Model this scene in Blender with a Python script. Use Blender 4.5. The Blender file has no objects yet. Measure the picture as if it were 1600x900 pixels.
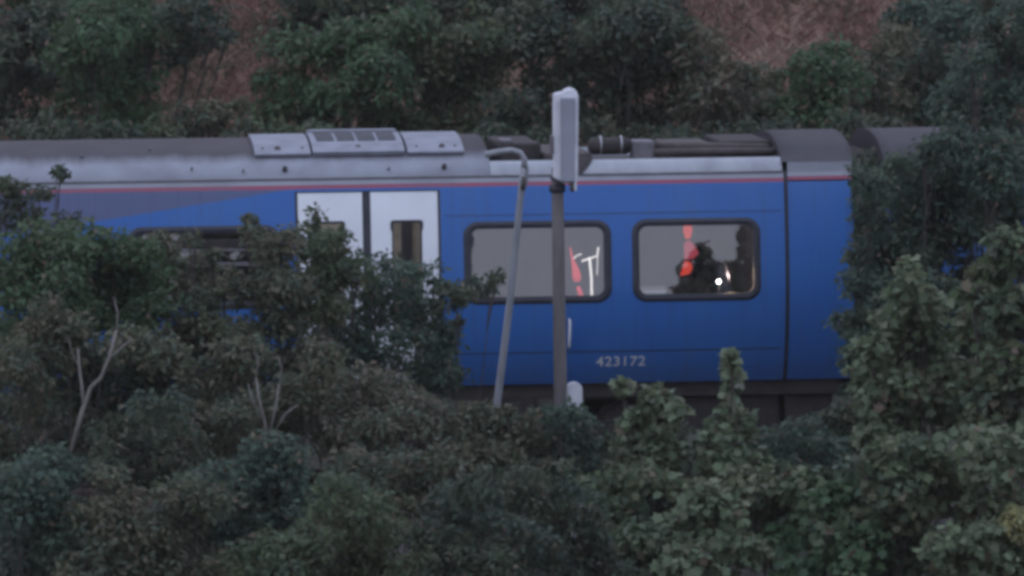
import bpy, bmesh, math, random
import numpy as np
from mathutils import Vector, Matrix

C = bpy.context.scene.collection
SC = bpy.context.scene
R = math.radians

# ------------------------------------------------------------------ camera
DIST, YAW, PITCH, ROLL = 70.0, R(6.0), R(4.5), R(0.52)
SW = 10.4 / DIST                                   # sensor width over focal length
AIM = Vector((0, 0, 2.03))
F = Vector((math.sin(YAW) * math.cos(PITCH), math.cos(YAW) * math.cos(PITCH), -math.sin(PITCH)))
R0 = Vector((math.cos(YAW), -math.sin(YAW), 0))
U0 = R0.cross(F)
RT = R0 * math.cos(ROLL) - U0 * math.sin(ROLL)
UP = U0 * math.cos(ROLL) + R0 * math.sin(ROLL)
CAMPOS = AIM - F * DIST
cd = bpy.data.cameras.new('camera')
cam = bpy.data.objects.new('camera', cd)
C.objects.link(cam)
cd.sensor_width = 36
cd.lens = 36 / SW
cd.clip_start = 0.5
cd.clip_end = 3000
m = Matrix((RT, UP, -F)).transposed().to_4x4()
m.translation = CAMPOS
cam.matrix_world = m
cd.dof.use_dof = True
cd.dof.focus_distance = 66.5
cd.dof.aperture_fstop = 3.4
SC.camera = cam
SC.cycles.filter_width = 3.8

# ------------------------------------------------------------------ light
CLOUD = 4.0
w = bpy.data.worlds.new('World')
SC.world = w
w.use_nodes = True
nt = w.node_tree
bg = nt.nodes['Background']
sky = nt.nodes.new('ShaderNodeTexSky')
sky.sky_type = 'NISHITA'
sky.sun_disc = False
SUN_EL, SUN_AZ = R(5), R(240)
sky.sun_elevation = SUN_EL
sky.sun_rotation = SUN_AZ
sky.air_density = 1.0
sky.dust_density = 0.3
sky.ozone_density = 3.0
# thin even dusk cloud over the whole sky, mottled by soft noise
tcw = nt.nodes.new('ShaderNodeTexCoord')
cn = nt.nodes.new('ShaderNodeTexNoise')
cn.inputs['Scale'].default_value = 3.0
cn.inputs['Detail'].default_value = 5
nt.links.new(tcw.outputs['Generated'], cn.inputs['Vector'])
cr_ = nt.nodes.new('ShaderNodeValToRGB')
cr_.color_ramp.elements[0].position = 0.3
cr_.color_ramp.elements[1].position = 0.75
cr_.color_ramp.elements[0].color = (CLOUD * 0.82, CLOUD * 0.89, CLOUD * 1.18, 1)
cr_.color_ramp.elements[1].color = (CLOUD * 0.99, CLOUD * 1.06, CLOUD * 1.34, 1)
nt.links.new(cn.outputs[0], cr_.inputs[0])
cm = nt.nodes.new('ShaderNodeMix')
cm.data_type = 'RGBA'
cm.inputs[0].default_value = 0.85
nt.links.new(sky.outputs[0], cm.inputs[6])
# standard overcast sky: the zenith is brighter than the horizon
sxyz = nt.nodes.new('ShaderNodeSeparateXYZ')
nt.links.new(tcw.outputs['Generated'], sxyz.inputs[0])
mel = nt.nodes.new('ShaderNodeMapRange')
mel.inputs['From Min'].default_value = 0.0
mel.inputs['From Max'].default_value = 1.0
mel.inputs['To Min'].default_value = 0.62
mel.inputs['To Max'].default_value = 1.5
nt.links.new(sxyz.outputs['Z'], mel.inputs['Value'])
vm = nt.nodes.new('ShaderNodeVectorMath')
vm.operation = 'SCALE'
nt.links.new(cr_.outputs[0], vm.inputs[0])
nt.links.new(mel.outputs[0], vm.inputs['Scale'])
nt.links.new(vm.outputs[0], cm.inputs[7])
nt.links.new(cm.outputs[2], bg.inputs[0])
bg.inputs[1].default_value = 0.15
sl = bpy.data.lights.new('sun', 'SUN')
sl.energy = 0.12
sl.angle = R(40)
sl.color = (1.0, 0.95, 0.9)
so = bpy.data.objects.new('sun', sl)
C.objects.link(so)
sd = Vector((math.sin(SUN_AZ) * math.cos(SUN_EL), math.cos(SUN_AZ) * math.cos(SUN_EL), math.sin(SUN_EL)))
so.rotation_euler = sd.to_track_quat('Z', 'Y').to_euler()
so.location = (0, -20, 30)
SC.view_settings.view_transform = 'Standard'
SC.view_settings.look = 'None'
SC.view_settings.exposure = 0.82
SC.view_settings.gamma = 1.0
SC.cycles.max_bounces = 6
SC.cycles.transparent_max_bounces = 12
SC.cycles.volume_bounces = 0


# ------------------------------------------------------------------ places
def W(px, py, y):
    """point of the plane Y = y that stands at a pixel of the 1600x900 photograph"""
    d = F + RT * ((px - 800) / 1600 * SW) - UP * ((py - 450) / 1600 * SW)
    return CAMPOS + d * ((y - CAMPOS.y) / d.y)


def PX(p):
    v = Vector(p) - CAMPOS
    f = v.dot(F)
    return 800 + v.dot(RT) / f / SW * 1600, 450 - v.dot(UP) / f / SW * 1600


def X(px, z, y=0.0):
    """x of a point at height z, depth y seen in pixel column px"""
    a = (px - 800) / 154
    b = a + 0.5
    for _ in range(6):
        fa, fb = PX((a, y, z))[0] - px, PX((b, y, z))[0] - px
        if abs(fb - fa) < 1e-9:
            break
        a, b = b, b - fb * (b - a) / (fb - fa)
    return b


def terrain(x, y):
    x = np.asarray(x, float)
    y = np.asarray(y, float)
    yk = [-600, -95, -72, -40, -30, -13, -3.4, -2.2, 5.6, 6.6, 42, 70, 700]
    zk = [-3.0, -2.0, CAMPOS.z - 4.2, -3.5, -5.0, -4.9, -0.85, -0.5, -0.5, -0.25, 22, 27, 40]
    z = np.interp(y, yk, zk)
    off = np.clip((np.abs(y - 1.6) - 4.6) / 4, 0, 1)
    z = z + off * (0.22 * np.sin(x * 0.9 + y * 0.37) * np.cos(y * 0.8 - x * 0.21) + 0.5 * np.sin(x * 0.07 + 1) * np.sin(y * 0.05))
    return z


# ------------------------------------------------------------------ materials
def mat(name, col, rough=0.6, metal=0.0, noise=None, scale=4.0, bump=0.0, bscale=60.0, stretch=None, detail=6):
    """procedural principled material: colour broken by noise towards a second colour, fine bump"""
    mm = bpy.data.materials.new(name)
    mm.use_nodes = True
    n, l = mm.node_tree.nodes, mm.node_tree.links
    b = n['Principled BSDF']
    b.inputs['Roughness'].default_value = rough
    b.inputs['Metallic'].default_value = metal
    tc = n.new('ShaderNodeTexCoord')
    mp = n.new('ShaderNodeMapping')
    l.new(tc.outputs['Object'], mp.inputs[0])
    if stretch:
        mp.inputs['Scale'].default_value = stretch
    if noise is not None:
        t = n.new('ShaderNodeTexNoise')
        t.inputs['Scale'].default_value = scale
        t.inputs['Detail'].default_value = detail
        l.new(mp.outputs[0], t.inputs['Vector'])
        r = n.new('ShaderNodeValToRGB')
        r.color_ramp.elements[0].position = 0.38
        r.color_ramp.elements[1].position = 0.68
        r.color_ramp.elements[0].color = (*col, 1)
        r.color_ramp.elements[1].color = (*noise, 1)
        l.new(t.outputs[0], r.inputs[0])
        l.new(r.outputs[0], b.inputs['Base Color'])
    else:
        b.inputs['Base Color'].default_value = (*col, 1)
    if bump:
        t2 = n.new('ShaderNodeTexNoise')
        t2.inputs['Scale'].default_value = bscale
        t2.inputs['Detail'].default_value = 3
        l.new(tc.outputs['Object'], t2.inputs['Vector'])
        bp = n.new('ShaderNodeBump')
        bp.inputs['Strength'].default_value = bump
        bp.inputs['Distance'].default_value = 0.02
        l.new(t2.outputs[0], bp.inputs['Height'])
        l.new(bp.outputs[0], b.inputs['Normal'])
    return mm


def leaf_mat(name):
    mm = bpy.data.materials.new(name)
    mm.use_nodes = True
    n, l = mm.node_tree.nodes, mm.node_tree.links
    b = n['Principled BSDF']
    b.inputs['Roughness'].default_value = 0.55
    b.inputs['Specular IOR Level'].default_value = 0.3
    a = n.new('ShaderNodeAttribute')
    a.attribute_name = 'leaf_colour'
    l.new(a.outputs['Color'], b.inputs['Base Color'])
    tr = n.new('ShaderNodeBsdfTranslucent')
    l.new(a.outputs['Color'], tr.inputs[0])
    mx = n.new('ShaderNodeMixShader')
    mx.inputs[0].default_value = 0.42
    l.new(b.outputs[0], mx.inputs[1])
    l.new(tr.outputs[0], mx.inputs[2])
    l.new(mx.outputs[0], n['Material Output'].inputs[0])
    return mm


def glass_mat(name, refl, tint):
    mm = bpy.data.materials.new(name)
    mm.use_nodes = True
    n, l = mm.node_tree.nodes, mm.node_tree.links
    n.remove(n['Principled BSDF'])
    t = n.new('ShaderNodeBsdfTransparent')
    t.inputs[0].default_value = (*tint, 1)
    g = n.new('ShaderNodeBsdfGlossy')
    g.inputs['Roughness'].default_value = 0.02
    g.inputs['Color'].default_value = (0.95, 0.95, 0.95, 1)
    tx = n.new('ShaderNodeTexNoise')
    tx.inputs['Scale'].default_value = 2.2
    tc = n.new('ShaderNodeTexCoord')
    l.new(tc.outputs['Object'], tx.inputs['Vector'])
    bp = n.new('ShaderNodeBump')
    bp.inputs['Strength'].default_value = 0.15
    bp.inputs['Distance'].default_value = 0.01
    l.new(tx.outputs[0], bp.inputs['Height'])
    l.new(bp.outputs[0], g.inputs['Normal'])
    mx = n.new('ShaderNodeMixShader')
    mx.inputs[0].default_value = refl
    l.new(t.outputs[0], mx.inputs[1])
    l.new(g.outputs[0], mx.inputs[2])
    l.new(mx.outputs[0], n['Material Output'].inputs[0])
    return mm


def emit_mat(name, col, s):
    mm = bpy.data.materials.new(name)
    mm.use_nodes = True
    b = mm.node_tree.nodes['Principled BSDF']
    b.inputs['Base Color'].default_value = (*col, 1)
    b.inputs['Emission Color'].default_value = (*col, 1)
    b.inputs['Emission Strength'].default_value = s
    return mm


def paint_side():
    """blue coach paint with the grey-violet livery wedge printed at its left, and road dirt"""
    mm = bpy.data.materials.new('blue_coach_paint')
    mm.use_nodes = True
    n, l = mm.node_tree.nodes, mm.node_tree.links
    b = n['Principled BSDF']
    b.inputs['Roughness'].default_value = 0.42
    tc = n.new('ShaderNodeTexCoord')
    sx = n.new('ShaderNodeSeparateXYZ')
    l.new(tc.outputs['Object'], sx.inputs[0])
    xa, za = X(455, 3.05), 3.06
    xb, zb = X(185, 2.75), W(185, 341, 0).z
    k = (za - zb) / (xa - xb)
    # height above the wedge's lower edge
    mu = n.new('ShaderNodeMath'); mu.operation = 'MULTIPLY_ADD'
    mu.inputs[1].default_value = -k
    mu.inputs[2].default_value = -(za - k * xa)
    l.new(sx.outputs['X'], mu.inputs[0])
    ad = n.new('ShaderNodeMath'); ad.operation = 'ADD'
    l.new(mu.outputs[0], ad.inputs[0]); l.new(sx.outputs['Z'], ad.inputs[1])
    gt = n.new('ShaderNodeMapRange')
    gt.inputs['From Min'].default_value = -0.006
    gt.inputs['From Max'].default_value = 0.006
    l.new(ad.outputs[0], gt.inputs['Value'])
    lt = n.new('ShaderNodeMath'); lt.operation = 'LESS_THAN'
    lt.inputs[1].default_value = xa
    l.new(sx.outputs['X'], lt.inputs[0])
    mk = n.new('ShaderNodeMath'); mk.operation = 'MULTIPLY'
    l.new(gt.outputs[0], mk.inputs[0]); l.new(lt.outputs[0], mk.inputs[1])
    t = n.new('ShaderNodeTexNoise')
    mp = n.new('ShaderNodeMapping')
    mp.inputs['Scale'].default_value = (1.4, 1, 0.5)
    l.new(tc.outputs['Object'], mp.inputs[0]); l.new(mp.outputs[0], t.inputs['Vector'])
    t.inputs['Scale'].default_value = 1.3
    t.inputs['Detail'].default_value = 7
    r = n.new('ShaderNodeValToRGB')
    r.color_ramp.elements[0].position = 0.3
    r.color_ramp.elements[1].position = 0.75
    r.color_ramp.elements[0].color = (0.019, 0.115, 0.40, 1)
    r.color_ramp.elements[1].color = (0.030, 0.130, 0.38, 1)
    l.new(t.outputs[0], r.inputs[0])
    mx = n.new('ShaderNodeMix'); mx.data_type = 'RGBA'
    l.new(mk.outputs[0], mx.inputs[0])
    l.new(r.outputs[0], mx.inputs[6])
    mx.inputs[7].default_value = (0.080, 0.103, 0.215, 1)
    # dirt thrown up over the bottom of the side
    d = n.new('ShaderNodeMapRange')
    d.inputs['From Min'].default_value = 1.0
    d.inputs['From Max'].default_value = 1.35
    d.inputs['To Min'].default_value = 0.30
    d.inputs['To Max'].default_value = 0.0
    l.new(sx.outputs['Z'], d.inputs['Value'])
    dm = n.new('ShaderNodeMath'); dm.operation = 'MULTIPLY'
    l.new(d.outputs[0], dm.inputs[0]); l.new(t.outputs[0], dm.inputs[1])
    m2 = n.new('ShaderNodeMix'); m2.data_type = 'RGBA'
    l.new(dm.outputs[0], m2.inputs[0]); l.new(mx.outputs[2], m2.inputs[6])
    m2.inputs[7].default_value = (0.05, 0.04, 0.04, 1)
    mp3 = n.new('ShaderNodeMapping')
    mp3.inputs['Scale'].default_value = (9, 1, 0.6)
    l.new(tc.outputs['Object'], mp3.inputs[0])
    t3 = n.new('ShaderNodeTexNoise')
    t3.inputs['Scale'].default_value = 1.6
    t3.inputs['Detail'].default_value = 6
    l.new(mp3.outputs[0], t3.inputs['Vector'])
    s3 = n.new('ShaderNodeMapRange')
    s3.inputs['From Min'].default_value = 0.5
    s3.inputs['From Max'].default_value = 0.8
    s3.inputs['To Max'].default_value = 0.35
    l.new(t3.outputs[0], s3.inputs['Value'])
    m3 = n.new('ShaderNodeMix'); m3.data_type = 'RGBA'
    l.new(s3.outputs[0], m3.inputs[0]); l.new(m2.outputs[2], m3.inputs[6])
    m3.inputs[7].default_value = (0.055, 0.075, 0.14, 1)
    l.new(m3.outputs[2], b.inputs['Base Color'])
    t4 = n.new('ShaderNodeTexNoise')
    t4.inputs['Scale'].default_value = 1.1
    l.new(tc.outputs['Object'], t4.inputs['Vector'])
    bp = n.new('ShaderNodeBump')
    bp.inputs['Strength'].default_value = 0.25
    bp.inputs['Distance'].default_value = 0.03
    l.new(t4.outputs[0], bp.inputs['Height'])
    l.new(bp.outputs[0], b.inputs['Normal'])
    return mm


def roof_mat():
    """silver cove panels; the crown of the roof is blackened by soot with a ragged dripping edge"""
    mm = bpy.data.materials.new('sooty_silver_roof')
    mm.use_nodes = True
    n, l = mm.node_tree.nodes, mm.node_tree.links
    b = n['Principled BSDF']
    b.inputs['Roughness'].default_value = 0.7
    tc = n.new('ShaderNodeTexCoord')
    sx = n.new('ShaderNodeSeparateXYZ')
    l.new(tc.outputs['Object'], sx.inputs[0])
    mp = n.new('ShaderNodeMapping')
    mp.inputs['Scale'].default_value = (5.0, 0.5, 0.8)
    l.new(tc.outputs['Object'], mp.inputs[0])
    t = n.new('ShaderNodeTexNoise')
    t.inputs['Scale'].default_value = 1.0
    t.inputs['Detail'].default_value = 8
    t.inputs['Roughness'].default_value = 0.65
    l.new(mp.outputs[0], t.inputs['Vector'])
    ma = n.new('ShaderNodeMath'); ma.operation = 'MULTIPLY_ADD'
    ma.inputs[1].default_value = 0.13
    l.new(t.outputs[0], ma.inputs[0]); l.new(sx.outputs['Z'], ma.inputs[2])
    mr = n.new('ShaderNodeMapRange')
    mr.inputs['From Min'].default_value = 3.385
    mr.inputs['From Max'].default_value = 3.475
    l.new(ma.outputs[0], mr.inputs['Value'])
    t2 = n.new('ShaderNodeTexNoise')
    t2.inputs['Scale'].default_value = 3.0
    t2.inputs['Detail'].default_value = 6
    l.new(tc.outputs['Object'], t2.inputs['Vector'])
    r1 = n.new('ShaderNodeValToRGB')
    r1.color_ramp.elements[0].position = 0.35
    r1.color_ramp.elements[1].position = 0.7
    r1.color_ramp.elements[0].color = (0.215, 0.232, 0.275, 1)
    r1.color_ramp.elements[1].color = (0.155, 0.165, 0.20, 1)
    l.new(t2.outputs[0], r1.inputs[0])
    r2 = n.new('ShaderNodeValToRGB')
    r2.color_ramp.elements[0].position = 0.3
    r2.color_ramp.elements[1].position = 0.75
    r2.color_ramp.elements[0].color = (0.022, 0.020, 0.026, 1)
    r2.color_ramp.elements[1].color = (0.040, 0.036, 0.045, 1)
    l.new(t2.outputs[0], r2.inputs[0])
    mx = n.new('ShaderNodeMix'); mx.data_type = 'RGBA'
    l.new(mr.outputs[0], mx.inputs[0])
    l.new(r1.outputs[0], mx.inputs[6]); l.new(r2.outputs[0], mx.inputs[7])
    l.new(mx.outputs[2], b.inputs['Base Color'])
    return mm


M = dict(
    blue=paint_side(),
    roof=roof_mat(),
    white=mat('white_door_paint', (0.74, 0.77, 0.82), 0.4, noise=(0.66, 0.69, 0.74), scale=2.0),
    silver=mat('silver_cove_paint', (0.27, 0.29, 0.325), 0.5, noise=(0.20, 0.215, 0.25), scale=2.5, stretch=(2, 1, 1)),
    hatch=mat('pale_hatch_paint', (0.20, 0.215, 0.26), 0.6, noise=(0.15, 0.16, 0.195), scale=5),
    light=mat('pale_cantrail_paint', (0.31, 0.33, 0.39), 0.5, noise=(0.25, 0.27, 0.32), scale=3),
    red=mat('red_cantrail_line', (0.30, 0.065, 0.12), 0.5, noise=(0.24, 0.08, 0.13), scale=3),
    dark=mat('dark_seal_rubber', (0.018, 0.022, 0.034), 0.6, noise=(0.028, 0.03, 0.042), scale=9),
    black=mat('sooty_black_metal', (0.016, 0.014, 0.016), 0.8, noise=(0.035, 0.028, 0.027), scale=7, bump=0.2),
    rust=mat('dirty_brown_metal', (0.045, 0.035, 0.034), 0.75, noise=(0.07, 0.06, 0.058), scale=8, bump=0.2),
    grey=mat('worn_grey_metal', (0.14, 0.135, 0.15), 0.6, noise=(0.09, 0.088, 0.1), scale=8),
    steel=mat('bright_steel', (0.34, 0.34, 0.36), 0.4, metal=0.5),
    hood=mat('dark_grey_end_roof', (0.030, 0.028, 0.036), 0.75, noise=(0.020, 0.019, 0.026), scale=4),
    glass=glass_mat('window_glass', 0.2, (0.75, 0.76, 0.8)),
    doorglass=glass_mat('door_glass', 0.07, (0.8, 0.8, 0.8)),
    lining=mat('interior_lining', (0.34, 0.315, 0.36), 0.7, noise=(0.29, 0.265, 0.30), scale=3),
    vestibule=mat('vestibule_lining', (0.40, 0.39, 0.38), 0.7, noise=(0.26, 0.25, 0.24), scale=4),
    floor=mat('interior_floor', (0.05, 0.05, 0.06), 0.8, noise=(0.07, 0.07, 0.08), scale=10),
    seat=mat('dark_seat_moquette', (0.03, 0.032, 0.06), 0.9, noise=(0.05, 0.05, 0.08), scale=20),
    redglow=emit_mat('red_glow_surface', (0.9, .075, .04), .36),  # glow added to the window shapes of unknown kind, here and below
    dimred=emit_mat('dim_red_glow_surface', (.6, .08, .11), .27),
    pinkglow=emit_mat('pink_glow_surface', (0.85, .11, .13), .36),
    whiteglow=emit_mat('white_glow_surface', (.95, .9, .82), .7),
    whitefit=mat('white_interior_fitting', (0.75, 0.73, 0.68), 0.4, noise=(0.68, 0.66, 0.62), scale=6),
    lettering=mat('white_lettering', (0.62, 0.63, 0.68), 0.5, noise=(0.5, 0.51, 0.56), scale=15),
    boxlight=mat('pale_cabinet_paint', (0.64, 0.65, 0.70), 0.5, noise=(0.52, 0.53, 0.59), scale=6),
    boxface=mat('grey_cabinet_paint', (0.27, 0.28, 0.34), 0.5, noise=(0.23, 0.24, 0.29), scale=5),
    post=mat('weathered_post', (0.125, 0.115, 0.118), 0.7, noise=(0.075, 0.07, 0.072), scale=9, stretch=(1, 1, 0.25), bump=0.15),
    pole=mat('galvanised_pole', (0.24, 0.25, 0.28), 0.55, noise=(0.17, 0.18, 0.2), scale=9, stretch=(1, 1, 0.3)),
    bark=mat('brown_bark', (0.075, 0.062, 0.055), 0.9, noise=(0.04, 0.035, 0.032), scale=12, stretch=(1, 1, 0.2), bump=0.4),
    palebark=mat('pale_bark', (0.19, 0.18, 0.165), 0.9, noise=(0.10, 0.09, 0.085), scale=12, stretch=(1, 1, 0.2), bump=0.4),
    leaf=leaf_mat('leaf'),
    rail=mat('rail_steel', (0.10, 0.075, 0.06), 0.5, metal=0.3, noise=(0.07, 0.045, 0.035), scale=8),
    sleeper=mat('concrete_sleeper', (0.17, 0.16, 0.15), 0.9, noise=(0.11, 0.10, 0.095), scale=9, bump=0.2),
    ballast=mat('ballast_stone', (0.045, 0.042, 0.042), 0.95, noise=(0.075, 0.07, 0.067), scale=14, bump=1.0, bscale=18),
    soil=mat('bank_soil', (0.045, 0.04, 0.03), 0.95, noise=(0.06, 0.065, 0.035), scale=1.4, bump=0.6, bscale=6),
)


def hill_ground_mat():
    mm = bpy.data.materials.new('hillside_ground')
    mm.use_nodes = True
    n, l = mm.node_tree.nodes, mm.node_tree.links
    b = n['Principled BSDF']
    b.inputs['Roughness'].default_value = 0.95
    tc = n.new('ShaderNodeTexCoord')
    sx = n.new('ShaderNodeSeparateXYZ')
    l.new(tc.outputs['Object'], sx.inputs[0])

    def ramp(scale, a, c):
        t = n.new('ShaderNodeTexNoise')
        t.inputs['Scale'].default_value = scale
        t.inputs['Detail'].default_value = 8
        l.new(tc.outputs['Object'], t.inputs['Vector'])
        r = n.new('ShaderNodeValToRGB')
        r.color_ramp.elements[0].position = 0.35
        r.color_ramp.elements[1].position = 0.7
        r.color_ramp.elements[0].color = (*a, 1)
        r.color_ramp.elements[1].color = (*c, 1)
        l.new(t.outputs[0], r.inputs[0])
        return r
    dry = ramp(1.1, (0.15, 0.08, 0.06), (0.24, 0.15, 0.11))
    soil = ramp(1.4, (0.026, 0.024, 0.018), (0.040, 0.042, 0.024))
    mr = n.new('ShaderNodeMapRange')
    mr.inputs['From Min'].default_value = 9.0
    mr.inputs['From Max'].default_value = 10.5
    l.new(sx.outputs['Y'], mr.inputs['Value'])
    mx = n.new('ShaderNodeMix'); mx.data_type = 'RGBA'
    l.new(mr.outputs[0], mx.inputs[0])
    l.new(soil.outputs[0], mx.inputs[6]); l.new(dry.outputs[0], mx.inputs[7])
    l.new(mx.outputs[2], b.inputs['Base Color'])
    t2 = n.new('ShaderNodeTexNoise')
    t2.inputs['Scale'].default_value = 9
    l.new(tc.outputs['Object'], t2.inputs['Vector'])
    bp = n.new('ShaderNodeBump')
    bp.inputs['Strength'].default_value = 0.8
    bp.inputs['Distance'].default_value = 0.1
    l.new(t2.outputs[0], bp.inputs['Height'])
    l.new(bp.outputs[0], b.inputs['Normal'])
    return mm


M['hill'] = hill_ground_mat()


# ------------------------------------------------------------------ object helpers
def thing(name, label, cat, loc=(0, 0, 0), group=None):
    o = bpy.data.objects.new(name, None)
    C.objects.link(o)
    o.empty_display_size = 0.2
    o.location = loc
    o['label'] = label
    o['category'] = cat
    if group:
        o['group'] = group
    return o


def put(name, me, mt, parent=None, loc=None, label=None):
    o = bpy.data.objects.new(name, me)
    if not me.materials:
        me.materials.append(mt)
    C.objects.link(o)
    if parent is not None:
        o.parent = parent
        o.matrix_parent_inverse = Matrix.Identity(4)
        base = parent.location.copy()
        pp = parent.parent
        while pp is not None:
            base += pp.location
            pp = pp.parent
        if loc is None:                      # mesh given in world coordinates
            o.location = -base
        else:
            o.location = Vector(loc) - base
    elif loc is not None:
        o.location = loc
    if label:
        o['label'] = label
    return o


def bm_mesh(bm, name, smooth=False):
    me = bpy.data.meshes.new(name)
    bmesh.ops.recalc_face_normals(bm, faces=bm.faces)
    bm.to_mesh(me)
    bm.free()
    if smooth:
        for p in me.polygons:
            p.use_smooth = True
    return me


def add_box(bm, x0, x1, y0, y1, z0, z1, bevel=0.0):
    g = bmesh.ops.create_cube(bm, size=1)
    bmesh.ops.scale(bm, vec=(x1 - x0, y1 - y0, z1 - z0), verts=g['verts'])
    bmesh.ops.translate(bm, vec=((x0 + x1) / 2, (y0 + y1) / 2, (z0 + z1) / 2), verts=g['verts'])
    if bevel:
        es = list({e for v in g['verts'] for e in v.link_edges})
        bmesh.ops.bevel(bm, geom=es, offset=bevel, segments=2, affect='EDGES', profile=0.6)


def box_mesh(name, x0, x1, y0, y1, z0, z1, bevel=0.0):
    bm = bmesh.new()
    add_box(bm, x0, x1, y0, y1, z0, z1, bevel)
    return bm_mesh(bm, name)


def add_tube(bm, pts, rad, seg=8, cap=True):
    pts = [Vector(p) for p in pts]
    if not hasattr(rad, '__len__'):
        rad = [rad] * len(pts)
    rings = []
    for i, p in enumerate(pts):
        t = (pts[min(i + 1, len(pts) - 1)] - pts[max(i - 1, 0)]).normalized()
        a = Vector((0, 1, 0)) if abs(t.y) < 0.9 else Vector((1, 0, 0))
        u = t.cross(a).normalized()
        v = t.cross(u)
        rings.append([bm.verts.new(p + (u * math.cos(k * 2 * math.pi / seg) + v * math.sin(k * 2 * math.pi / seg)) * rad[i]) for k in range(seg)])
    for a, b in zip(rings, rings[1:]):
        for k in range(seg):
            bm.faces.new((a[k], a[(k + 1) % seg], b[(k + 1) % seg], b[k]))
    if cap:
        bm.faces.new(rings[0][::-1])
        bm.faces.new(rings[-1])


def tube_mesh(name, pts, rad, seg=8):
    bm = bmesh.new()
    add_tube(bm, pts, rad, seg)
    return bm_mesh(bm, name, True)


# ------------------------------------------------------------------ ground
def grid_axis(inner0, inner1, step, outer):
    a = list(np.arange(inner0, inner1 + 1e-6, step))
    lo, hi, s = inner0, inner1, step
    left, right = [], []
    while lo > -outer:
        s *= 1.5
        lo -= s
        hi += s
        left.append(lo)
        right.append(hi)
    return np.array(left[::-1] + a + right)


def build_ground():
    xs = grid_axis(-16, 16, 0.5, 600)
    ys = grid_axis(-26, 44, 0.5, 600)
    gx, gy = np.meshgrid(xs, ys)
    gz = terrain(gx, gy)
    v = np.stack([gx, gy, gz], -1).reshape(-1, 3)
    nx, ny = len(xs), len(ys)
    f = []
    for j in range(ny - 1):
        for i in range(nx - 1):
            a = j * nx + i
            f.append((a, a + 1, a + 1 + nx, a + nx))
    me = bpy.data.meshes.new('ground')
    me.from_pydata(v.tolist(), [], f)
    for p in me.polygons:
        p.use_smooth = True
    o = put('ground', me, M['hill'])
    o['kind'] = 'structure'


build_ground()

YC = 1.40                                            # track centre line


def build_track():
    bm = bmesh.new()
    prof = [(YC - 2.75, -0.56), (YC - 1.75, -0.19), (YC + 1.75, -0.19), (YC + 2.75, -0.56)]
    rnd = random.Random(3)
    xs = np.arange(-40, 40.1, 0.4)
    rows = []
    for x in xs:
        rows.append([bm.verts.new((x, y, z + rnd.uniform(-.02, .02))) for (y, z) in prof])
    for a, b in zip(rows, rows[1:]):
        for k in range(3):
            bm.faces.new((a[k], a[k + 1], b[k + 1], b[k]))
    o = put('ballast_bed', bm_mesh(bm, 'ballast_bed'), M['ballast'])
    o['kind'] = 'structure'
    tr = bpy.data.objects.new('railway_track', None)
    C.objects.link(tr)
    tr['kind'] = 'structure'
    for s in (-1, 1):
        bm = bmesh.new()
        y = YC + s * 0.7525
        add_box(bm, -40, 40, y - .036, y + .036, -.045, 0, .008)
        add_box(bm, -40, 40, y - .01, y + .01, -.13, -.0452)
        add_box(bm, -40, 40, y - .07, y + .07, -.15, -.1302)
        put('rail', bm_mesh(bm, 'rail'), M['rail'], tr)
    sm = box_mesh('sleeper', -.13, .13, -1.25, 1.25, -.08, .08, .02)
    for k in range(34):
        x = -11 + k * 0.65
        put('sleeper', sm, M['sleeper'], tr, loc=(x, YC, -.232))
    # loose stones on the near shoulder
    rs = np.random.RandomState(5)
    bm = bmesh.new()
    for k in range(1500):
        x, y = rs.uniform(-6, 6), rs.uniform(YC - 2.8, YC - 1.0)
        if y > YC - 1.75:
            z = -0.17
        else:
            z = np.interp(y, [YC - 2.75, YC - 1.75], [-.54, -.17])
        g = bmesh.ops.create_icosphere(bm, subdivisions=1, radius=rs.uniform(.02, .045))
        for q in g['verts']:
            q.co *= rs.uniform(.7, 1.2)
            q.co += Vector((x, y, z))
    o = put('ballast_stones', bm_mesh(bm, 'ballast_stones'), M['ballast'])
    o['kind'] = 'stuff'


build_track()

# ------------------------------------------------------------------ carriage
PROF = [(1.02, .27), (1.14, .20), (1.28, .135), (1.5, .065), (1.75, .018), (2.0, .001), (2.25, .012), (2.5, .033),
        (2.74, .060), (2.9, .083), (3.06, .110), (3.155, .135)]


def yf(z):
    return float(np.interp(z, [p[0] for p in PROF], [p[1] for p in PROF]))


ROOF = [(.135, 3.155), (.150, 3.20), (.18, 3.26), (.235, 3.335), (.32, 3.42), (.45, 3.51), (.62, 3.59), (.85, 3.65), (1.1, 3.69), (1.4, 3.70)]
ROOF = [(a, 3.155 + (b - 3.155) * .66) for a, b in ROOF]


def roof_pts():
    r = ROOF + [(2 * YC - y, z) for (y, z) in ROOF[-2::-1]]
    return r


def z_at(px, py, y=0.03):
    return W(px, py, y).z


# key heights and stations read off the photograph
Z_BOT = 1.02
Z_RED0, Z_RED1 = 3.062, 3.102
ZW0, ZW1 = z_at(1090, 470), z_at(1090, 341)
X_SEAM = X(1231, 2.0)
X_END = X(1335, 2.0)
X_LEFT = -16.5
WIN = [(X(725, 2.3), X(956, 2.3)), (X(988, 2.3), X(1189, 2.3)), (X(199, 2.3), X(440, 2.3))]
DOOR = (X(462, 2.9), X(689, 2.9))
print('keys', ZW0, ZW1, X_SEAM, X_END, WIN, DOOR, PX((X(700, 3.1), .12, 3.08)), PX((X(700, 1.02), .1, 1.02)), PX((X(600, 3.7), 1.4, 3.7)))


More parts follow.
